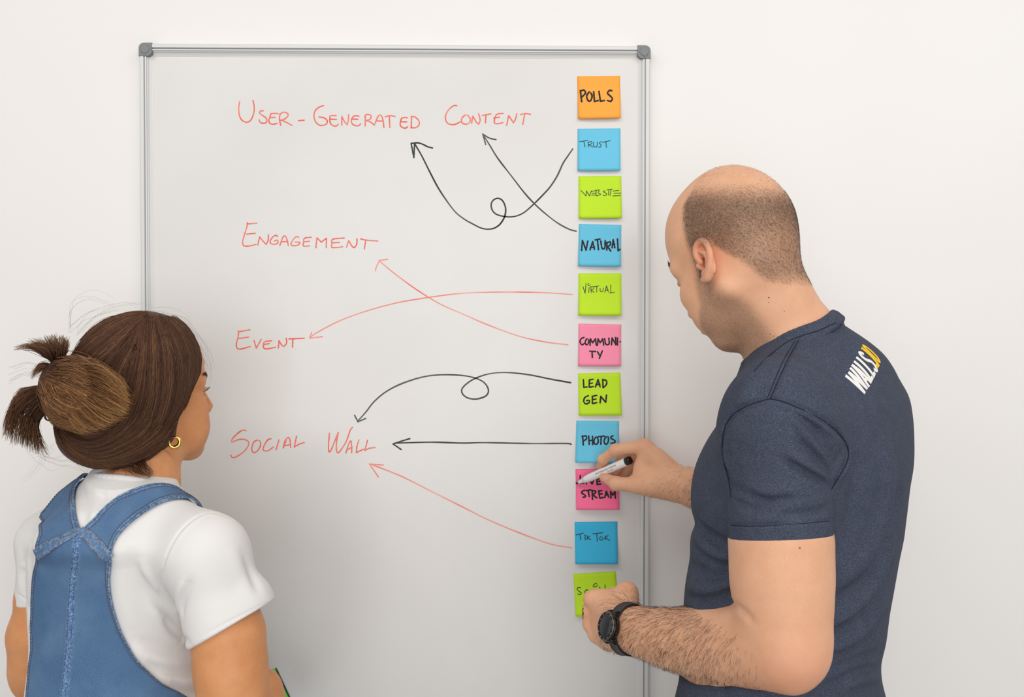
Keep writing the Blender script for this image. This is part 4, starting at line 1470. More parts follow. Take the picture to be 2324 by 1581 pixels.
# print on the back of the shirt
m_pw = mat('white_shirt_print', srgb(238, 236, 232), 0.7, spec=0.2)
m_py = mat('yellow_shirt_print', srgb(250, 200, 40), 0.7, spec=0.2)
g0, g1, gu = sh.hit([(1964, 893), (1992, 839), (1921, 848)])
UX = g1 - g0; UW = np.linalg.norm(UX) / 2.42; UX = UX / np.linalg.norm(UX)
UY = gu - g0; hgt = np.linalg.norm(UY); UY = UY / hgt
print('logo', g0, g1, gu, hgt, (g1 - g0) @ UX)


def letters(name, strokes, m):
    b = MB()
    for pts, w in strokes:
        p = np.array(pts, float)
        n = 14 if len(p) == 2 else 30
        p = catmull(p, n)
        t = np.gradient(p * [UW, hgt], axis=0); t /= np.linalg.norm(t, axis=1)[:, None]
        nr = np.stack([-t[:, 1], t[:, 0]], 1)
        q = p * [UW, hgt]
        e_ = [q + nr * w * UW * s for s in (0.5, 0.17, -0.17, -0.5)]
        G = np.stack(e_, 1).reshape(-1, 2)
        P_ = g0 + (G[:, :1] - 0.24 * UW) * UX + G[:, 1:] * UY
        P_ = sh.snap(P_, 0.0, 9)
        N_ = sh.normal(P_, 0.003)
        a = P_ + N_ * 0.0004
        c2 = P_ - N_ * 0.0005
        f = []
        M_ = n * 4
        for i in range(n - 1):
            for j in range(3):
                f.append((i * 4 + j, (i + 1) * 4 + j, (i + 1) * 4 + j + 1, i * 4 + j + 1))
            f.append((i * 4, i * 4 + M_, (i + 1) * 4 + M_, (i + 1) * 4))
            f.append((i * 4 + 3, (i + 1) * 4 + 3, (i + 1) * 4 + 3 + M_, i * 4 + 3 + M_))
        b.add(np.vstack([a, c2]), f)
    b.build(name, m, shirt, smooth=False)


S_ = 0.19
letters('print_letters', [([(0.08, 1), (0.24, 0.03)], S_), ([(0.24, 0.03), (0.44, 0.97)], S_), ([(0.44, 0.97), (0.64, 0.03)], S_), ([(0.64, 0.03), (0.80, 1)], S_)], m_pw)
letters('print_letters', [([(0.90, 0), (1.10, 1)], S_), ([(1.10, 1), (1.30, 0)], S_), ([(0.98, 0.26), (1.22, 0.26)], 0.17)], m_pw)
letters('print_letters', [([(1.47, 1), (1.47, 0.0)], S_), ([(1.39, 0.075), (1.76, 0.075)], 0.17)], m_pw)
letters('print_letters', [([(1.91, 1), (1.91, 0.0)], S_), ([(1.83, 0.075), (2.20, 0.075)], 0.17)], m_pw)
letters('print_letters', [([(2.66, 0.80), (2.58, 0.93), (2.44, 0.95), (2.33, 0.82), (2.36, 0.64), (2.50, 0.52), (2.64, 0.40), (2.68, 0.22), (2.57, 0.06), (2.42, 0.06), (2.32, 0.20)], 0.18)], m_pw)
letters('print_letters', [([(2.88, 0.02), (2.88, 0.20)], 0.20)], m_py)
letters('print_letters', [([(3.10, 0.0), (3.10, 1.0)], S_)], m_py)
letters('print_letters', [([(3.52, 0.94), (3.38, 0.84), (3.32, 0.5), (3.38, 0.16), (3.52, 0.06), (3.66, 0.16), (3.72, 0.5), (3.66, 0.84), (3.52, 0.94)], 0.18)], m_py)

# ------------------------------------------------------------------ watch
m_band = mat('black_watch_rubber', srgb(40, 38, 38), 0.55)
m_case = mat('black_watch_steel', srgb(52, 50, 50), 0.28, metal=0.8)
m_edge = mat('bronze_grey_bezel_edge', srgb(120, 110, 100), 0.25, metal=0.9)
m_glass = mat('dark_watch_glass', srgb(14, 24, 32), 0.06, spec=0.7)
m_mark = mat('bezel_markings', srgb(170, 168, 165), 0.4)
wc = W(1422, 1428, .344)
wa = W(1460, 1434, .366) - W(1400, 1424, .328); wa /= np.linalg.norm(wa)
vd = (CAM - wc) / np.linalg.norm(CAM - wc)
wn = vd - wa * (wa @ vd); wn /= np.linalg.norm(wn)
wm = np.cross(wn, wa)
if wm[2] < 0: wm = -wm
surf_n = bd.snap((wc + wn * 0.027)[None])[0]
watch = empty('smartwatch', tuple(surf_n), 'round black smartwatch with a rubber strap worn on the left wrist', 'watch')
th = np.linspace(0.20, 2 * math.pi - 0.20, 72)
G = np.array([[wc + (wn * math.cos(t) + wm * math.sin(t)) * 0.027 + wa * w * (0.0105 if 0.7 < t < 5.6 else 0.0112) for w in np.linspace(-1, 1, 6)] for t in th])
sheet('strap', bd, G, 0.0030, 0.0026, m_band, watch)
cc = surf_n + wn * 0.0035
wn = wn - wa * 0.22; wn /= np.linalg.norm(wn)
wa = wa - wn * (wa @ wn); wa /= np.linalg.norm(wa)
b = MB()
b.lathe(cc - wn * 0.002, wn, [(-0.001, 0.0165), (0.001, 0.0192), (0.0060, 0.0205), (0.0085, 0.0205), (0.0098, 0.0196), (0.0104, 0.0180), (0.0104, 0.001)], 56)
for q in (1, -1):
    for e_ in (1, -1):
        v0 = cc + wa * e_ * 0.0085 + wm * q * 0.0160 + wn * 0.004
        v1 = cc + wa * e_ * 0.0095 + wm * q * 0.0212 - wn * 0.0045
        b.tube(catmull([v0, (v0 + v1) / 2 + wn * 0.0012, v1], 6), [0.0034, 0.0034, 0.0032, 0.003, 0.0027, 0.0022], 10)
for q in (-0.007, 0.007):
    b.lathe(cc - wa * 0 + wm * q + wa * 0.0198 + wn * 0.004, wa, [(0, 0.0020), (0.0022, 0.0020), (0.0026, 0.0014)], 14)
case = b.build('case', m_case, watch)
b = MB()
b.lathe(cc - wn * 0.002, wn, [(0.0100, 0.0197), (0.0112, 0.0196), (0.0116, 0.0190), (0.0116, 0.0182), (0.0104, 0.0180)], 56)
bz = b.build('bezel', m_edge, watch)
b = MB()
b.lathe(cc - wn * 0.002, wn, [(0.0104, 0.0183), (0.0114, 0.0180), (0.0106, 0.0150), (0.0104, 0.001)], 56)
b.build('bezel_ring', m_case, watch)
b = MB()
for k in range(12):
    a = 2 * math.pi * k / 12
    d_ = wa * math.cos(a) + wm * math.sin(a)
    s_ = np.cross(wn, d_)
    p = cc - wn * 0.002 + wn * 0.0117
    q = [p + d_ * 0.0162 + s_ * 0.00035, p + d_ * 0.0162 - s_ * 0.00035, p + d_ * 0.0176 - s_ * 0.00035, p + d_ * 0.0176 + s_ * 0.00035]
    b.add(q + [z - wn * 0.0015 for z in q], [(0, 1, 2, 3), (7, 6, 5, 4), (0, 4, 5, 1), (1, 5, 6, 2), (2, 6, 7, 3), (3, 7, 4, 0)])
tag(b.build('bezel_marks', m_mark, bz, smooth=False), kind='stuff')
b = MB()
b.lathe(cc - wn * 0.002, wn, [(0.0100, 0.0152), (0.0108, 0.0150), (0.0110, 0.0140), (0.0111, 0.001)], 56)
b.build('screen', m_glass, watch)

# ------------------------------------------------------------------ marker
m_barrel = mat('white_marker_plastic', srgb(238, 237, 236), 0.3, spec=0.5)
m_plug = mat('black_marker_plastic', srgb(24, 22, 22), 0.25, spec=0.5)
m_print = mat('black_barrel_print', srgb(60, 58, 58), 0.5)
pa, pb = W(1307, 1097, 0.0175), W(1431, 1043, 0.088)
pd = (pb - pa); plen = np.linalg.norm(pd); pd /= plen
marker = empty('whiteboard_marker', tuple(pa), 'white whiteboard marker with a black end plug held in the writing hand', 'marker')
b = MB(); b.lathe(pa, pd, [(0, 0.0006), (0.001, 0.0017), (0.0068, 0.0021), (0.007, 0.0018)], 20); b.build('nib', m_plug, marker)
b = MB(); b.lathe(pa, pd, [(0.0066, 0.0024), (0.007, 0.0032), (0.0130, 0.0036), (0.0140, 0.0042), (0.0180, 0.0048), (0.0188, 0.0054), (0.0190, 0.001)], 32); b.build('nose_cone', m_barrel, marker)
b = MB(); b.lathe(pa, pd, [(0.0186, 0.0040), (0.0188, 0.0055), (0.0260, 0.0062), (0.034, 0.0070), (plen - 0.010, 0.0072), (plen - 0.0095, 0.0070), (plen - 0.009, 0.004)], 40); brl = b.build('barrel', m_barrel, marker)
b = MB(); b.lathe(pa, pd, [(plen - 0.0096, 0.0069), (plen - 0.001, 0.0069), (plen, 0.0062), (plen, 0.0040), (plen - 0.0012, 0.0036), (plen - 0.0012, 0.0005)], 32)
pu, pw = frame(pd)
b.add([pa + pd * (plen + d_) + pu * x + pw * y for d_ in (-0.001, 0.0004) for x, y in ((-0.004, -0.0006), (0.004, -0.0006), (0.004, 0.0006), (-0.004, 0.0006))], [(0, 3, 2, 1), (4, 5, 6, 7), (0, 1, 5, 4), (1, 2, 6, 5), (2, 3, 7, 6), (3, 0, 4, 7)])
b.build('end_plug', m_plug, marker)


def barrel_text(body, size, start, ang0):
    """lettering wrapped on the barrel, facing up and out from the board"""
    cu = bpy.data.curves.new('t', 'FONT'); cu.body = body; cu.size = size; cu.resolution_u = 3
    to = bpy.data.objects.new('t', cu)
    COL.objects.link(to)
    dg = bpy.context.evaluated_depsgraph_get()
    me = bpy.data.meshes.new_from_object(to.evaluated_get(dg))
    co = np.array([v.co[:] for v in me.vertices]); fc = [tuple(p.vertices) for p in me.polygons]
    bpy.data.objects.remove(to); bpy.data.meshes.remove(me)
    view = CAM - (pa + pb) / 2; view /= np.linalg.norm(view)
    n0 = view - pd * (pd @ view); n0 /= np.linalg.norm(n0)
    t0 = np.cross(n0, pd)                                           # upwards across the barrel when read along pd
    R_ = 0.0072 + 0.0002
    a = ang0 + co[:, 1] / R_
    P_ = pa + pd * (start + co[:, 0])[:, None] + (n0 * np.cos(a)[:, None] + t0 * np.sin(a)[:, None]) * R_
    o = link_mesh('barrel_lettering', P_, fc, m_print, brl, smooth=False)
    return o


barrel_text('WHITEBOARD-MARKER', 0.0044, 0.050, 0.02)
barrel_text('Dry wipe', 0.0032, 0.076, -0.48)
# ------------------------------------------------------------------ the woman
YAW_W = math.radians(72)
FW = np.array([math.cos(YAW_W), math.sin(YAW_W), 0]); LW = np.array([-math.sin(YAW_W), math.cos(YAW_W), 0])
OW = 0.34
wrows = [(1108, 225, 385, 0.040), (1135, 165, 418, 0.062), (1165, 120, 440, 0.088), (1200, 80, 474, 0.112), (1250, 64, 470, 0.126), (1300, 64, 458, 0.124), (1350, 65, 447, 0.120), (1400, 67, 440, 0.117), (1450, 70, 440, 0.115), (1500, 68, 446, 0.117), (1545, 62, 458, 0.121), (1581, 57, 470, 0.125)]
wr_rows = [fit_slice(*r, OW, YAW_W) for r in wrows]
zb = wr_rows[-1]
wr_rows += [(zb[0] - 0.09, zb[1], zb[2], zb[3] + 0.008, 0.146, YAW_W), (zb[0] - 0.18, zb[1], zb[2], zb[3] + 0.008, 0.160, YAW_W)]
print('woman rows', [(round(r[3], 3), r[4]) for r in wr_rows])
print('man rows', [(round(r[3], 3), r[4]) for r in man_rows])
te = Solid()
te.loft(wr_rows, power=2.2)
te.cone(W(312, 1152, .345), W(468, 1252, .415), 0.047, 0.041, 0.045)
te.cone(W(285, 1116, .325), W(112, 1224, .235), 0.050, 0.043, 0.04)
s1 = Solid()                                        # right sleeve
s1.ell(W(470, 1264, .42), (.0450, .0450, .0450))
s1.cone(W(472, 1266, .42), W(518, 1420, .425), 0.0460, 0.0560, 0.03)
s1.ell(W(577, 1372, .418), (.022, .030, .030), k=0.03)
hem_n = np.array([0.50, -0.10, -0.86])
s1.cut(W(525, 1417, .425), hem_n)
s1.cone(W(512, 1372, .425), W(536, 1480, .428), 0.0405, 0.0500, 0.003, '-')
te.merge(s1, 0.036)
s2 = Solid()                                        # left sleeve
s2.cone(W(113, 1236, .235), W(98, 1400, .232), 0.0430, 0.0410, 0.03)
s2.cut(W(85, 1362, .232), (0.10, 0.0, -1))
te.merge(s2, 0.022)
te.cut((0, 0, zb[0] - 0.15), (0, 0, -1))

# skin
YAW_WH = math.radians(47)
WM = axes_to(YAW_WH, math.radians(-2))
WS = 0.79
WO = W(342, 902, 0.28)
wb = Solid()
WT = head_solid(wb, WO, WM, WS, True)
WN = W(312, 1095, .325)
wb.cone(WT(-0.024, 0, -0.035), WN, 0.044, 0.050, 0.03)
wb.cone(WT(0.012, 0, -0.075), WN + FW * 0.008, 0.030, 0.046, 0.02)
wb.cone(WN, WN - [0, 0, 0.09], 0.050, 0.060, 0.02)
wa_ = [(474, 1268, .42, .034), (500, 1350, .424, .0375), (518, 1440, .428, .0432), (524, 1520, .432, .0430), (532, 1600, .436, .0400), (540, 1680, .440, .0360)]
wb.chain([W(*p[:3]) for p in wa_], [p[3] for p in wa_], 0.02, kin=0.02)
wf_ = [(540, 1680, .440, .0360), (560, 1660, .385, .0360), (582, 1635, .325, .0305), (597, 1605, .275, .0260)]
wb.chain([W(*p[:3]) for p in wf_], [p[3] for p in wf_], 0.02, kin=0.02)
# right hand round the phone
wb.cone(W(597, 1605, .275), W(607, 1572, .225), 0.0240, 0.0225, 0.02)
wb.ell(W(603, 1573, .262), (.0250, .030, .0360), k=0.015)
finger(wb, [(606, 1560, .235), (622, 1552, .200), (634, 1562, .165)], [.0130, .0100, .0080])
for k_, (dy, do) in enumerate(((0, 0), (22, -.004), (44, -.006), (64, -.004))):
    finger(wb, [(610, 1590 + dy, .205 + do), (626, 1606 + dy, .175 + do), (650, 1606 + dy, .172 + do), (664, 1594 + dy, .186 + do)], [.0100, .0088, .0080, .0068])
wl_ = [(112, 1262, .235, .033), (98, 1350, .232, .0350), (87, 1440, .230, .0400), (86, 1510, .228, .0365), (84, 1538, .226, .0300)]
wb.chain([W(*p[:3]) for p in wl_], [p[3] for p in wl_], 0.02, kin=0.02)
wb.chain([W(84, 1538, .226), W(150, 1560, .175), W(250, 1560, .150)], [.0310, .0310, .0240], 0.02)
wb.cone(W(250, 1560, .150), W(300, 1556, .150), 0.022, 0.026, 0.02)
for k_ in range(4):
    finger(wb, [(305, 1540 + 11 * k_, .150), (330, 1540 + 12 * k_, .142), (340, 1544 + 12 * k_, .160), (328, 1548 + 12 * k_, .170)], [.0090, .0080, .0074, .0064])
finger(wb, [(285, 1540, .155), (305, 1522, .165), (322, 1520, .172)], [.0110, .0090, .0074])

WHIP = np.array([zb[1], zb[2], 0.86])
wtr = Solid()
wtr.loft([(z, x, y, a * 0.8, b_ * 0.8, w) for z, x, y, a, b_, w in wr_rows[3:]], k=0.04)
wlegs = Solid()
WFEET = []
for q, dx in ((1, 0.01), (-1, -0.02)):
    h = WHIP + LW * 0.085 * q
    kn = h + np.array([0, 0, -0.42]) + FW * 0.01
    an = np.array([h[0], h[1], 0.075]) + FW * dx
    wtr.chain([h, kn, an], [0.070, 0.052, 0.036], 0.03)
    toe = an + FW * 0.13 + np.array([0, 0, -0.035])
    wtr.cone(an + np.array([0, 0, -0.02]) - FW * 0.02, toe, 0.030, 0.022, 0.02)
    wlegs.chain([h - LW * 0.012 * q + [0, 0, -0.05], kn, an + [0, 0, 0.03]], [0.088, 0.085, 0.080], 0.03, kin=0.03)
    WFEET.append((an, toe))
wlegs.loft([(z, x, y, a + 0.007, b_ + 0.007, w) for z, x, y, a, b_, w in wr_rows[-3:]], k=0.03)
woman = empty('person', (WHIP[0], WHIP[1], 0.0), 'woman seen from behind in denim overalls and a white T-shirt, hair clipped up', 'person')

m_tan = skin_material('tan_skin', srgb(222, 158, 108), srgb(212, 144, 94), srgb(212, 124, 90))
BOX_W = [
    (np.array([-0.66, -0.46, 1.27]), np.array([-0.37, -0.10, 1.60]), 0.0022),
    (np.array([-0.46, -0.52, 0.90]), np.array([-0.24, -0.12, 1.27]), 0.0024),
    (np.array([-0.80, -0.32, 0.90]), np.array([-0.46, -0.10, 1.27]), 0.0026),
]
V, F, NV = refined(wb, BOX_W)
Vt, Ft = surface(wtr, [(np.array([-0.85, -0.62, 0.0]), np.array([-0.30, -0.03, 1.26]), 0.008)])
lm = local(V, WO, WM, WS)
inh = V[:, 2] > 1.28
flush = np.zeros(len(V))
for p, r, a in [(WT(0.085, -0.045, -0.035), 0.022, 0.40), (WT(0.112, 0, -0.026), 0.012, 0.35), (WT(-0.004, -0.08, -0.01), 0.025, 0.4), (W(545, 1690, .45), 0.04, 0.3)]:
    flush = np.maximum(flush, a * np.exp(-(np.linalg.norm(V - p, axis=1) / r) ** 2))
lips = np.exp(-((lm[:, 0] - 0.106) / 0.010) ** 2 - ((lm[:, 2] + 0.0612) / 0.0085) ** 4 - (lm[:, 1] / 0.023) ** 4) * inh
z0 = np.zeros(len(Vt))
link_mesh('body', np.vstack([V, Vt]), np.vstack([F, Ft + len(V)]), m_tan, woman, True,
          {'flush': np.concatenate([flush, z0]), 'roots': np.concatenate([np.zeros(len(V)), z0]), 'lips': np.concatenate([lips, z0])},
          np.vstack([NV, wtr.normal(Vt, 0.004)]))
for q in (1, -1):
    b = MB()
    b.lathe(WT(0.0755, q * 0.031, 0.0025), WM[:, 0], [(-0.0112 * WS * math.cos(a), 0.0112 * WS * math.sin(a)) for a in np.linspace(0.05, 3.09, 14)], 20)
    b.build('eye', m_eye, woman)

# T-shirt
colw = [(192, 1080, .292), (215, 1080, .335), (252, 1083, .368), (298, 1086, .382), (345, 1094, .378), (382, 1108, .355), (402, 1122, .318), (392, 1130, .285), (345, 1122, .262), (275, 1100, .258), (215, 1086, .268), (192, 1080, .292)]
colw3 = wb.snap(catmull([W(*p) for p in colw], 60), 0.0020)
colw3[-1] = colw3[0]
te0 = te.copy()
te.chain(colw3, [0.0042] * 60, 0.006, kin=0.001)
te.chain(wb.snap(colw3 - np.array([0.0, 0.0, 0.009]), 0.0036), [0.0050] * 60, 0.008, kin=0.001)
Z7 = (0, 1050, 2.977)
for (s_, d_, w_) in [
 ('1510,352 1400,335 1260,415 1160,550 1095,720 1080,850 1125,980 1190,1085', .0022, .0026), ('1500,365 1400,350 1275,430 1175,560 1110,725', -.0012, .0040),
 ('880,560 910,720 980,880 1070,1000', .0040, .0090), ('960,760 1040,900 1150,1010 1200,1080', .0042, .0070), ('930,640 1000,800 1080,920', -.0030, .0080),
 ('1000,900 1080,1060 1180,1160 1260,1225', -.0034, .0080), ('1090,1050 1180,1150 1280,1215', .0042, .0060), ('1230,1040 1235,930 1290,790', .0034, .0060), ('1200,1020 1205,900 1240,800', -.0024, .0060),
 ('940,1190 1100,1260 1290,1285', .0034, .0080), ('880,1250 1040,1330 1300,1370', -.0030, .0090), ('980,1330 1130,1410 1360,1440', .0040, .0075), ('1060,1400 1220,1470 1380,1500', -.0030, .0080), ('1150,1470 1280,1530 1390,1545', .0042, .0070),
 ('1812,935 1690,1000 1560,1065 1440,1130 1340,1185', .0010, .0020), ('1640,620 1700,760 1750,880', .0026, .0080), ('1560,560 1640,760 1700,900', -.0020, .0120),
 ('150,560 165,700 160,850', .0018, .0070), ('215,480 200,640 210,800', .0020, .0080), ('120,620 125,760 140,880', -.0012, .0070), ('112,880 150,905 182,925', .0010, .0020), ('185,940 200,1040 232,1150', .0030, .0060),
 ('560,180 575,300 570,420', .0024, .0060), ('640,200 650,300 610,400', -.0020, .0060), ('700,200 690,260 660,330', .0020, .0050), ('800,640 830,900 900,1130', -.0026, .0110)]:
    te.fold(te0.hit(catmull(zz(s_, *Z7), 14)), d_ * 1.3, w_ * 0.95)
m_white = mat('white_cotton_jersey', srgb(228, 226, 224), 0.85, spec=0.2)
bump(m_white, noise(m_white, 1100, 2), 0.12, 0.0003)
Vs, Fs, Ns = refined(te, [(np.array([-0.82, -0.56, zb[0] - 0.16]), np.array([-0.27, -0.14, 1.36]), 0.0023)])
link_mesh('t_shirt', Vs, Fs, m_white, woman, normals=Ns)

# denim overalls
m_den = mat('washed_blue_denim', srgb(84, 124, 172), 0.85, spec=0.2)
N, L, b_ = nodes(m_den)
su, sv = attr(m_den, 'su').outputs['Fac'], attr(m_den, 'sv').outputs['Fac']
cb = N.new('ShaderNodeCombineXYZ'); L.new(su, cb.inputs[0]); L.new(sv, cb.inputs[1])
mp = N.new('ShaderNodeMapping'); mp.inputs['Rotation'].default_value = (0, 0, 0.7); mp.inputs['Scale'].default_value = (2800, 900, 1)
L.new(cb.outputs[0], mp.inputs['Vector'])
tw = noise(m_den, 1.0, 2, mp.outputs['Vector'])
c1 = ramp(m_den, tw, [(0.32, srgb(50, 80, 118)), (0.52, srgb(74, 107, 146)), (0.72, srgb(128, 156, 186))])
fade = noise(m_den, 16, 4, dist=0.5)
c1 = mix(m_den, ramp(m_den, fade, [(0.35, 0.0), (0.72, 0.45)]), c1, srgb(112, 142, 174))
mt_ = N.new('ShaderNodeMapRange'); mt_.inputs['From Min'].default_value = 0.0; mt_.inputs['From Max'].default_value = 0.009; mt_.inputs['To Min'].default_value = 1; mt_.inputs['To Max'].default_value = 0
L.new(attr(m_den, 'edge').outputs['Fac'], mt_.inputs['Value'])
puck = noise(m_den, 260, 2)
mul = N.new('ShaderNodeMath'); mul.operation = 'MULTIPLY'
L.new(mt_.outputs[0], mul.inputs[0]); L.new(ramp(m_den, puck, [(0.42, 0.0), (0.62, 0.8)]), mul.inputs[1])
c1 = mix(m_den, mul.outputs[0], c1, srgb(150, 178, 208))
L.new(c1, b_.inputs['Base Color'])
bump(m_den, tw, 0.3, 0.0004)
m_seam = mat('denim_seam_wear', srgb(120, 152, 190), 0.85, spec=0.2)
N, L, b_ = nodes(m_seam)
c1 = ramp(m_seam, noise(m_seam, 380, 3), [(0.32, srgb(62, 98, 148)), (0.52, srgb(98, 134, 178)), (0.7, srgb(160, 184, 210))])
L.new(c1, b_.inputs['Base Color'])
bump(m_seam, noise(m_seam, 500, 2), 0.4, 0.0006)
m_thr = mat('denim_thread', srgb(96, 92, 104), 0.7)
m_thr2 = mat('orange_thread', srgb(176, 118, 62), 0.7)


def hits3(px):
    P = te.hit(np.array(px, float))
    if te.miss.any(): print('MISS', np.array(px)[te.miss].round().tolist())
    return P


def denim(name, left, right, n_rows, extra_rows=(), rim=0.0011, lift=0.0046, m=None, nv=26, parent=None):
    """cloth between two outlines given in the photo's pixels, laid on the shirt"""
    l, r = catmull(left, n_rows), catmull(right, n_rows)
    cols = []
    for t in np.linspace(0, 1, 7):
        cols.append(hits3(l * (1 - t) + r * t))
    G = np.stack(cols, 1)
    if len(extra_rows):
        G = np.concatenate([G, np.array([[np.array(a) * (1 - t) + np.array(c_) * t for t in np.linspace(0, 1, 7)] for a, c_ in extra_rows])])
    P = patch(G, max(40, n_rows * 6), nv)
    o, G2 = sheet(name, te, P, lift, 0.0026, m or m_den, parent or woman, rim, 0.0085)
    return o, G2


def stitch(parent, line, m, lift=0.0052, r=0.00042, dash=0.0032, gap=0.0011):
    s = np.concatenate([[0], np.cumsum(np.linalg.norm(np.diff(line, axis=0), axis=1))])
    b = MB()
    t = 0.002
    nn = te.normal(line, 0.004)
    while t + dash < s[-1]:
        k = [t, t + dash / 2, t + dash]
        p = np.stack([np.interp(k, s, line[:, j]) for j in range(3)], 1)
        n = np.stack([np.interp(k, s, nn[:, j]) for j in range(3)], 1)
        p = p + n * (np.array([-0.0001, 0.0005, -0.0001])[:, None])
        b.tube(p, r, 5)
        t += dash + gap
    o = b.build('stitching', m, parent)
    o['kind'] = 'stuff'


def inset(G2, col_left, d):
    """line at distance d from the edge of a sheet grid"""
    nu, nv, _ = G2.shape
    out = []
    for i in range(nu):
        row = G2[i] if col_left else G2[i, ::-1]
        s = np.concatenate([[0], np.cumsum(np.linalg.norm(np.diff(row, axis=0), axis=1))])
        out.append([np.interp(min(d, s[-1] * 0.5), s, row[:, j]) for j in range(3)])
    out = np.array(out)
    return out


CEN = zz('550,472 530,600 510,800 500,1000 490,1200 470,1400 450,1581 445,1635', *Z7)
LFE = zz('267,612 252,700 238,850 234,1000 238,1190 220,1350 200,1581 196,1635', *Z7)
RGE = zz('758,652 750,750 755,850 770,950 800,1060 850,1190 920,1310 1020,1430 1120,1510 1240,1581 1320,1635', *Z7)
dn = np.array([0, 0, -0.16])
pl, Gl = denim('back_panel', LFE, CEN, 9)
pr, Gr = denim('back_panel', CEN, RGE, 10)
stitch(pl, te.snap(inset(Gl, True, .003), .0061), m_thr); stitch(pl, te.snap(inset(Gl, True, .0075), .0061), m_thr)
stitch(pr, te.snap(inset(Gr, False, .003), .0061), m_thr); stitch(pr, te.snap(inset(Gr, False, .0075), .0061), m_thr)
sl_, Gsl = denim('shoulder_strap', zz('268,606 268,540 284,420 318,336 378,258 456,180 548,112', *Z7), zz('548,468 548,455 528,375 512,290 514,220 528,165 566,112', *Z7), 9,
                [(W(200, 1092, .235), W(222, 1096, .245)), (W(200, 1150, .200), W(232, 1150, .200))], nv=22)
sr_, Gsr = denim('shoulder_strap', zz('556,468 572,452 640,378 740,282 850,205 960,163 1060,154 1150,168 1262,236', *Z7), zz('757,640 770,560 812,488 902,400 1002,330 1102,277 1180,256 1235,252 1270,256', *Z7), 10,
                [(W(428, 1150, .340), W(446, 1156, .350)), (W(410, 1200, .255), W(440, 1205, .262))], nv=22)
for o_, G_ in ((sl_, Gsl), (sr_, Gsr)):
    for left in (True, False):
        for d_ in (.003, .0075):
            stitch(o_, te.snap(inset(G_, left, d_), .0061), m_thr)


def seam_strip(name, px, width, lift, m, parent, st=True):
    c = te.snap(hits3(catmull(px, 40)), 0)
    t = np.gradient(c, axis=0); t /= np.linalg.norm(t, axis=1)[:, None]
    n = te.normal(c, 0.004)
    s = np.cross(n, t)
    G = np.stack([c + s * width * k for k in np.linspace(-0.5, 0.5, 7)], 1)
    P = patch(G, 90, 7)
    wav = 0.00035 * np.sin(np.arange(90) * 1.9)[:, None] * np.ones((1, 7))
    o, G2 = sheet(name, te, P, lift, 0.0024, m, parent, extra=wav)
    if st:
        for k in (0.14, 0.86):
            stitch(o, te.snap(G2[:, 0] * (1 - k) + G2[:, 6] * k, lift), m_thr if m is m_seam else m_thr2, lift)
    return o


seam_strip('centre_seam', CEN, 0.0085, 0.0066, m_seam, pr)
yk = seam_strip('yoke_seam', zz('271,609 340,572 420,532 500,492 553,470', *Z7), 0.0125, 0.0074, m_den, pl)
seam_strip('yoke_seam', zz('553,470 600,502 650,548 700,594 748,638', *Z7), 0.0125, 0.0074, m_den, pr)
Vj, Fj = surface(wlegs, [(np.array([-0.85, -0.62, 0.04]), np.array([-0.25, -0.05, zb[0] - 0.020]), 0.006)])
link_mesh('overall_legs', Vj, Fj, m_den, woman, True, {'su': Vj[:, 0] * 1.0, 'sv': Vj[:, 2], 'edge': np.ones(len(Vj))})
m_shoe2 = mat('white_shoe_leather', srgb(225, 223, 220), 0.5)
for an, toe in WFEET:
    s_ = Solid()
    s_.cone(an + np.array([0, 0, -0.035]) - FW * 0.02, toe + [0, 0, -0.005], 0.042, 0.033, 0.01)
    s_.cone(an + np.array([0, 0, -0.02]), an + np.array([0, 0, 0.03]), 0.040, 0.042, 0.02)
    s_.cut((0, 0, 0.002), (0, 0, -1))
    c_ = (an + toe) / 2
    v_, f_ = surface(s_, [(c_ - 0.17, c_ + 0.17, 0.005)])
    link_mesh('shoe', v_, f_, m_shoe2, woman)

# ------------------------------------------------------------------ hair of the woman
hs = Solid()
hs.ell(W(308, 852, .305), (.091, .092, .0925), k=0.02)
hs.ell(W(340, 812, .290), (.066, .080, .064), k=0.03)
hs.ell(W(238, 938, .335), (.070, .070, .075), k=0.03)
hs.ell(W(300, 930, .320), (.068, .080, .080), k=0.03)
hs.ell(W(255, 1000, .330), (.066, .060, .034), k=0.03)
hs.ell(W(518, 935, .22), (.064, .120, .095), k=0.006, mode='-')
hb_ = Solid(); hb_.merge(hs, 0.0, grow=-0.0040)
Z8 = (0, 660, 3.436)
m_hair = mat('dark_brown_hair', srgb(66, 46, 36), 0.5, spec=0.1)
N, L, b_ = nodes(m_hair)
sh_ = attr(m_hair, 'shade').outputs['Fac']
L.new(ramp(m_hair, sh_, [(0.0, srgb(46, 30, 24)), (0.30, srgb(88, 61, 48)), (0.58, srgb(130, 92, 62)), (0.82, srgb(178, 132, 84)), (1.0, srgb(206, 166, 114))]), b_.inputs['Base Color'])
Vh, Fh = surface(hb_, [(np.array([-0.74, -0.46, 1.27]), np.array([-0.38, -0.12, 1.58]), 0.0028)])


def blend_guides(guides, n, kp=16):
    """n curves spread evenly between neighbouring guide curves"""
    g = np.stack([catmull(q, kp) for q in guides])
    t = rng.random(n) * (len(g) - 1)
    i = np.minimum(t.astype(int), len(g) - 2)
    f = (t - i)[:, None, None]
    return g[i] * (1 - f) + g[i + 1] * f, t / (len(g) - 1)


def lay(solid, C, lift):
    """lay pixel-frame curves on a solid"""
    n, k, _ = C.shape
    P = solid.hit(C.reshape(-1, 2))
    ok = ~solid.miss.reshape(n, k).any(1)
    P = solid.snap(P, 0.0, 3)
    Nn = solid.normal(P, 0.004)
    return P.reshape(n, k, 3) + Nn.reshape(n, k, 3) * lift[:, None, None], ok


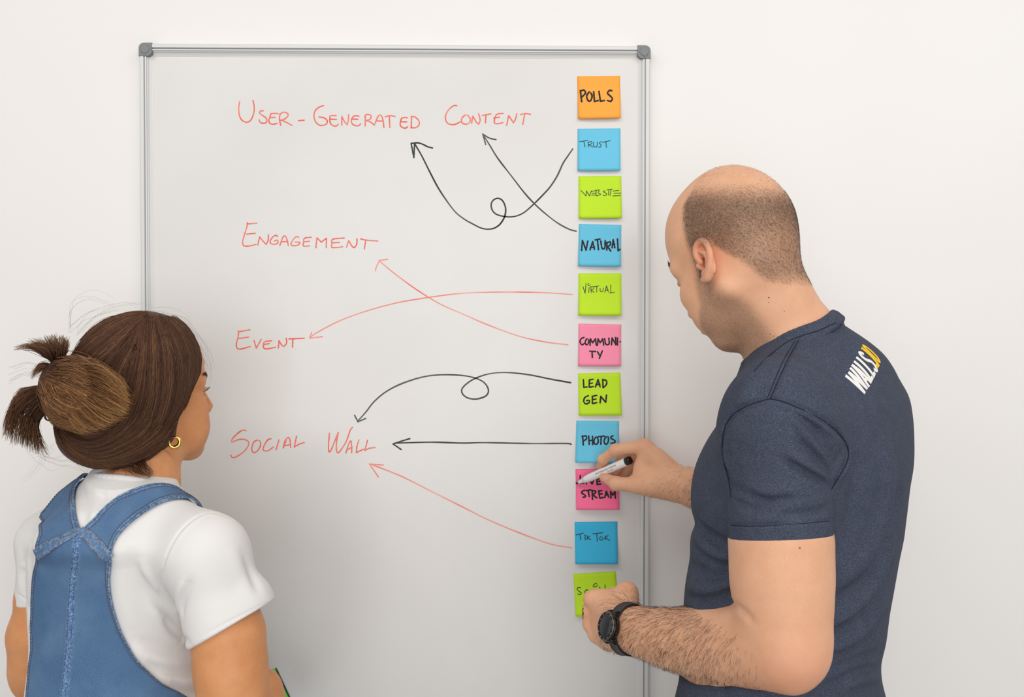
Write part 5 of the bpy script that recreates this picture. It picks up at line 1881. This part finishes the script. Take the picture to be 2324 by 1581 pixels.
def wander(n, k, amp):
    a = rng.normal(0, amp, (n, 2, 3)); ph = rng.random((n, 2, 3)) * 6.28
    s = np.linspace(0, 1, k)
    return sum(np.sin(s[None, :, None] * (2.2 + 2.8 * j) + ph[:, j, None, :]) * a[:, j, None, :] for j in (0, 1))


SIDE = [zz(q, *Z8) for q in (
    '1150,178 1000,190 850,222 725,296 630,400 560,510', '1130,188 980,222 840,292 720,390 620,490 520,560', '1110,200 990,280 880,370 760,470 640,550 520,600',
    '1110,215 1030,340 950,450 860,560 760,640 640,700', '1120,215 1090,380 1050,560 1000,740 940,900 820,1000', '1150,210 1150,420 1140,640 1110,860 1020,1080 840,1250',
    '1190,205 1230,420 1240,640 1220,860 1130,1090 900,1310', '1230,205 1310,400 1350,620 1330,850 1230,1090 1000,1340', '1265,205 1380,370 1440,580 1420,820 1310,1040 1080,1330',
    '1300,210 1430,330 1495,520 1480,740 1410,910 1330,1060', '1325,218 1450,330 1520,500 1515,660 1465,820 1412,930')]
EDGE = [zz(q, *Z8) for q in (
    '1340,215 1460,320 1528,480 1535,640 1500,780 1425,915', '1345,212 1470,315 1540,470 1550,640 1512,790 1420,930')]
UNDER = [zz(q, *Z8) for q in (
    '1385,985 1330,1110 1240,1230 1120,1320 960,1368 780,1362', '1340,1060 1270,1170 1150,1280 980,1350 800,1355 640,1315', '1000,1365 860,1366 730,1348 620,1310 530,1250 460,1160', '800,1350 680,1325 580,1280 500,1205 445,1110 430,1020')]
LOW = [zz(q, *Z8) for q in (
    '1260,1200 1100,1300 930,1345 760,1335 610,1280 500,1190', '1300,1090 1150,1200 980,1285 800,1325 640,1290 500,1170', '1200,1000 1080,1130 920,1220 760,1265 600,1230 470,1100', '1000,960 900,1080 780,1160 660,1180 540,1120 450,1030')]
allV, allF, allS, nb_ = [Vh], [Fh], [np.full(len(Vh), 0.24)], len(Vh)


def add_strands(C3, rad, shade, seg=3):
    """shade: [n] or [n][k]"""
    global nb_
    v, f, sid = strands(C3, rad, seg)
    shade = np.asarray(shade, float)
    if shade.ndim == 1:
        sv_ = shade[sid]
    else:
        sv_ = np.repeat(shade.reshape(-1), seg)
    allV.append(v); allF.append(f + nb_); allS.append(sv_); nb_ += len(v)


for G_, n_ in ((SIDE, 6200), (LOW, 2400), (EDGE, 500), (UNDER, 1500)):
    C2_, t_ = blend_guides(G_, n_)
    a_, z_ = rng.random((n_, 1, 1)) ** 2 * 0.25, 0.72 + 0.28 * rng.random((n_, 1, 1))
    k_ = C2_.shape[1]
    u_ = a_ + (z_ - a_) * np.linspace(0, 1, k_)[None, :, None]
    idx = u_[..., 0] * (k_ - 1); i0 = np.minimum(idx.astype(int), k_ - 2); fr = (idx - i0)[..., None]
    r_ = np.arange(n_)[:, None]
    C2_ = C2_[r_, i0] * (1 - fr) + C2_[r_, i0 + 1] * fr
    C2_ = C2_ + wander(n_, k_, 2.0)[..., :2]
    C3_, ok_ = lay(hs, C2_, rng.random(n_) ** 1.5 * 0.0040 - 0.0014)
    lock = 0.5 + 0.5 * np.sin(t_ * 95) * np.sin(t_ * 37 + 1)
    sh_v = np.clip(0.22 + 0.26 * lock * rng.random(n_) + rng.normal(0, 0.07, n_) + 0.22 * (rng.random(n_) > 0.95), 0, 1)
    print('strands kept', ok_.sum(), n_)
    add_strands(C3_[ok_], (0.00048 * (0.6 + 0.7 * rng.random(n_)))[ok_], sh_v[ok_])
hair = link_mesh('hair', np.vstack(allV), np.vstack(allF), m_hair, woman, True, {'shade': np.concatenate(allS)})

# the clipped-up bun
bs = Solid()
ca, sa = math.cos(-0.28), math.sin(-0.28)
RB = np.array([[ca, 0, -sa], [0, 1, 0], [sa, 0, ca]])
bs.ell(W(196, 893, .400), (.052, .036, .043), RB, 0.02)
bs.ell(W(150, 880, .395), (.032, .034, .040), None, 0.02)
bs.ell(W(228, 905, .392), (.034, .032, .034), None, 0.02)
bs.fold(bs.hit(zz('350,680 480,720 620,780 700,800', *Z8)), .010, .007)
Vb, Fb = surface(bs, [(np.array([-0.74, -0.52, 1.33]), np.array([-0.48, -0.30, 1.50]), 0.0028)])
allV, allF, allS, nb_ = [Vb], [Fb], [np.full(len(Vb), 0.14)], len(Vb)
BUN = [zz(q, *Z8) for q in (
    '470,560 580,545 700,580 820,640 910,700 965,775', '430,620 560,630 690,685 810,745 900,800 980,850', '365,690 500,730 640,790 770,840 880,870 990,890',
    '350,715 430,830 560,900 700,930 840,945 970,945', '355,745 400,880 490,970 600,1000 720,1010 890,985', '365,780 410,920 460,1000 540,1045 620,1065 730,1050')]
n_ = 2600
C2_, t_ = blend_guides(BUN, n_)
st_ = rng.random((n_, 1, 1)) * 0.35; en_ = 0.78 + 0.24 * rng.random((n_, 1, 1))
k_ = C2_.shape[1]
u_ = np.clip(st_ + (en_ - st_) * np.linspace(0, 1, k_)[None, :, None], 0, 1)
idx = u_[..., 0] * (k_ - 1); i0 = np.minimum(idx.astype(int), k_ - 2); fr = (idx - i0)[..., None]
r_ = np.arange(n_)[:, None]
C2_ = C2_[r_, i0] * (1 - fr) + C2_[r_, i0 + 1] * fr + wander(n_, k_, 4.2)[..., :2]
C3_, ok_ = lay(bs, C2_, rng.random(n_) * 0.009 + 0.0003)
lock = 0.5 + 0.5 * np.sin(t_ * 70) * np.sin(t_ * 23 + 1)
base_ = np.clip(0.54 + 0.34 * lock * rng.random(n_) + rng.normal(0, 0.10, n_), 0.05, 1)
grad_ = np.clip(base_[:, None] + 0.32 * (u_[..., 0] - 0.55), 0.03, 1)
print('bun kept', ok_.sum(), n_)
add_strands(C3_[ok_], (0.00046 * (0.6 + 0.7 * rng.random(n_)))[ok_], grad_[ok_])


def tuft(guides, n, off, spread, shade0, shade1, rad=0.0004):
    C2_, t_ = blend_guides([zz(q, *Z8) for q in guides], n, 14)
    k_ = 14
    en_ = 0.70 + 0.32 * rng.random((n, 1, 1))
    u_ = np.clip(en_ * np.linspace(0, 1, k_)[None, :, None], 0, 1)
    idx = u_[..., 0] * (k_ - 1); i0 = np.minimum(idx.astype(int), k_ - 2); fr = (idx - i0)[..., None]
    r_ = np.arange(n)[:, None]
    C2_ = C2_[r_, i0] * (1 - fr) + C2_[r_, i0 + 1] * fr
    w_ = wander(n, k_, 3.5) * np.linspace(0.2, 1, k_)[None, :, None]
    dep = off + rng.normal(0, spread, n)[:, None] * np.linspace(0.6, 1.2, k_)[None] + 0.012 * np.sin(np.linspace(0, 2.6, k_))[None]
    P = np.array([[W(x + wx, y + wy, o) for (x, y), (wx, wy, _), o in zip(c, w, d)] for c, w, d in zip(C2_, w_, dep)])
    sh_v = np.clip(rng.normal(0, 0.11, n)[:, None] + shade0 + (shade1 - shade0) * u_[..., 0], 0.02, 1)
    add_strands(P, np.full(n, rad) * (0.6 + 0.7 * rng.random(n)), sh_v)


tuft(('430,575 340,505 230,445 95,458', '430,565 360,470 290,425 190,408', '440,560 390,460 350,415 305,370', '450,555 440,460 420,400 400,342', '470,550 480,460 490,400 490,345', '495,550 520,480 530,430 540,385'), 700, .395, .008, 0.22, 0.50)
tuft(('430,585 340,560 290,590 240,690', '420,600 340,590 300,610 262,660', '430,610 380,620 340,640 300,650'), 160, .395, .006, 0.22, 0.50)
tuft(('345,735 250,750 160,770 120,850', '350,760 220,780 110,860 60,960 15,1120', '360,790 250,830 160,920 110,1050 100,1190', '365,820 290,880 220,970 190,1090 170,1200', '370,850 320,920 270,1000 240,1100 240,1250', '385,880 335,960 295,1040 320,1150 390,1285'), 1100, .392, .009, 0.24, 0.46)
tuft(('520,560 440,575 390,610 360,690', '560,580 470,600 420,650 370,720', '600,620 500,640 440,690 380,760'), 420, .402, .006, 0.10, 0.12)
tuft(('480,1000 520,1020 560,1050 600,1110', '440,960 480,1060 500,1150 560,1260', '430,1020 440,1100 470,1180 500,1230'), 380, .372, .006, 0.10, 0.18)
tuft(('640,560 760,570 880,640 985,745', '680,640 800,670 900,740 1005,830', '680,720 800,770 900,830 1012,905', '660,790 780,860 880,910 985,960', '620,860 720,940 800,990 890,1030', '560,920 640,1010 700,1050 770,1085', '500,940 560,1030 600,1075 650,1110'), 900, .432, .006, 0.50, 0.84, 0.00042)
bun = link_mesh('hair_bun', np.vstack(allV), np.vstack(allF), m_hair, hair, True, {'shade': np.concatenate(allS)})

# loose flyaway hairs
allV, allF, allS, nb_ = [], [], [], 0
FLY = ['560,320 700,200 900,130 1100,120', '620,360 760,220 950,150 1160,140', '550,300 560,120 680,40 800,60 900,110', '1150,160 1300,150 1420,220 1500,330', '1250,170 1400,210 1500,320 1580,460', '1440,300 1540,400 1600,520 1620,640',
       '1500,400 1580,480 1630,580 1640,700', '300,1260 450,1320 560,1330 700,1380', '180,1180 260,1260 380,1330 520,1300', '560,1280 640,1360 760,1420 820,1400', '1100,1340 1140,1400 1180,1440 1210,1420',
       '60,640 180,600 280,620 340,660', '40,700 150,640 260,650 330,690', '720,1380 760,1440 800,1500 790,1560', '1000,1380 1040,1440 1060,1500 1050,1540', '400,1230 300,1380 220,1470 180,1500']
for q in FLY:
    for rep in range(4):
        g = catmull(zz(q, *Z8), 14) + rng.normal(0, 7, (1, 2)) + np.cumsum(rng.normal(0, 1.3, (14, 2)), 0)
        o_ = 0.335 + rng.normal(0, 0.012)
        add_strands(np.array([[W(x, y, o_) for x, y in g]]), np.array([0.00011]), np.array([0.28]))
# wisps at the temple and nape
tuft(('1480,330 1540,420 1580,520 1600,620', '1460,320 1530,430 1560,560 1570,700', '1440,330 1510,450 1540,600 1530,780'), 70, .235, .004, 0.2, 0.3, 0.00016)
tuft(('1130,1300 1160,1360 1200,1410 1180,1440', '1060,1330 1100,1400 1160,1440 1140,1460', '980,1340 1020,1400 1080,1430 1110,1430', '900,1350 860,1390 780,1400 720,1410'), 220, .368, .006, 0.16, 0.24, 0.0002)
fly = link_mesh('loose_hairs', np.vstack(allV), np.vstack(allF), m_hair, hair, True, {'shade': np.concatenate(allS)})
fly['kind'] = 'stuff'

# brow, lashes
C_, D_ = [], []
for q in (1, -1):
    for i in range(160):
        t = rng.random()
        C_.append(WT(0.096 - 0.024 * t ** 1.6, q * (0.014 + 0.040 * t), 0.030 + 0.008 * math.sin(t * 2.2) + rng.normal(0, 0.0016)))
        D_.append(WM @ np.array([-0.5, q, 0.25]))
C_ = wb.snap(np.array(C_))
v_, f_, _ = short_hair(C_, wb.normal(C_), np.array(D_), 0.0065, 0.5, 0.00022)
tag(link_mesh('eyebrows', v_, f_, m_stub, woman), kind='stuff')
L3 = []
for q in (1, -1):
    for i in range(46):
        t = i / 45
        y = q * (0.017 + 0.028 * t)
        p = WT(0.0935 - 0.012 * abs(t - 0.45) ** 1.5 * 2, y, 0.0065)
        d = WM @ np.array([0.9, q * 0.5 * (t - 0.4), 0.25])
        L3.append([p + d * s_ + WM[:, 2] * (0.5 * s_ * s_ / 0.008) for s_ in np.linspace(-0.002, 0.0078, 5)])
v_, f_, _ = strands(np.array(L3), np.full(len(L3), 0.00022))
tag(link_mesh('eyelashes', v_, f_, m_stub, woman), kind='stuff')

# earring and clip
m_gold = mat('polished_gold', srgb(236, 190, 104), 0.16, metal=1.0)
ec = W(396, 1003, .335)
e1 = WM[:, 0] * 0.80 - WM[:, 1] * 0.60; e3 = np.array([0, 0, 1.0])
ths = np.linspace(math.radians(118), math.radians(118) - math.radians(318), 40)
b = MB()
b.tube([ec + (e1 * math.cos(t) + e3 * math.sin(t)) * 0.0074 for t in ths], [0.0008 + 0.0023 * math.sin(math.pi * i / 39) ** 0.8 for i in range(40)], 12)
tag(b.build('earring', m_gold, woman), 'chunky gold hoop earring')
m_clip = mat('rose_gold_clip', srgb(196, 140, 116), 0.25, metal=0.9)
b = MB()
cp = W(112, 943, .392)
b.tube([cp + np.array([math.cos(t), 0.15 * math.sin(t), math.sin(t)]) * 0.0062 for t in np.linspace(0.6, 5.2, 22)], 0.0011, 8)
b.tube([cp + np.array([0.005, 0, 0.001]), cp + np.array([0.016, 0.004, -0.001]), cp + np.array([0.018, 0.004, -0.012])], 0.0013, 8)
tag(b.build('hair_clip', m_clip, hair), 'rose gold hair clip')

# ------------------------------------------------------------------ phone
m_green = mat('green_phone_case', srgb(94, 206, 62), 0.45)
m_pblack = mat('black_phone_glass', srgb(18, 26, 34), 0.12, spec=0.6)
pc = W(621, 1519, .222)
x1 = np.array([0.42, 0.0, -0.91]); x1 /= np.linalg.norm(x1)
y1 = ray(632, 1545) + np.array([0.015, 0, 0]); y1 /= np.linalg.norm(y1)
x1 = x1 - y1 * (x1 @ y1); x1 /= np.linalg.norm(x1)
n1 = np.cross(y1, x1)
if n1[0] < 0: n1 = -n1
phone = empty('smartphone', tuple(pc), 'smartphone in a bright green case held in front of the woman', 'phone')


def slab(b, u0, u1, v0, v1, r, h0, h1, bev):
    out = []
    for cx, cy, a0 in ((u1 - r, v1 - r, 0), (u0 + r, v1 - r, 90), (u0 + r, v0 + r, 180), (u1 - r, v0 + r, 270)):
        for a in np.linspace(a0, a0 + 90, 7):
            out.append((cx + r * math.cos(math.radians(a)), cy + r * math.sin(math.radians(a))))
    cu, cv = (u0 + u1) / 2, (v0 + v1) / 2
    v, f, n = [], [], len(out)
    for h, sc in ((h0, 1 - bev / 0.036), (h0 + bev, 1), (h1 - bev, 1), (h1, 1 - bev / 0.036)):
        v += [pc + x1 * (cu + (u - cu) * sc) + y1 * (cv + (w - cv) * sc) + n1 * h for u, w in out]
    for k in range(3):
        f += [(k * n + i, k * n + (i + 1) % n, (k + 1) * n + (i + 1) % n, (k + 1) * n + i) for i in range(n)]
    f += [tuple(range(n))[::-1], tuple(range(3 * n, 4 * n))]
    b.add(v, f)


b = MB(); slab(b, -0.002, 0.072, 0.0, 0.148, 0.011, -0.006, 0.0035, 0.0018); b.build('phone_case', m_green, phone)
b = MB(); slab(b, -0.0015, 0.0715, 0.0005, 0.1475, 0.0105, 0.0030, 0.0050, 0.0006); b.build('screen', m_pblack, phone)
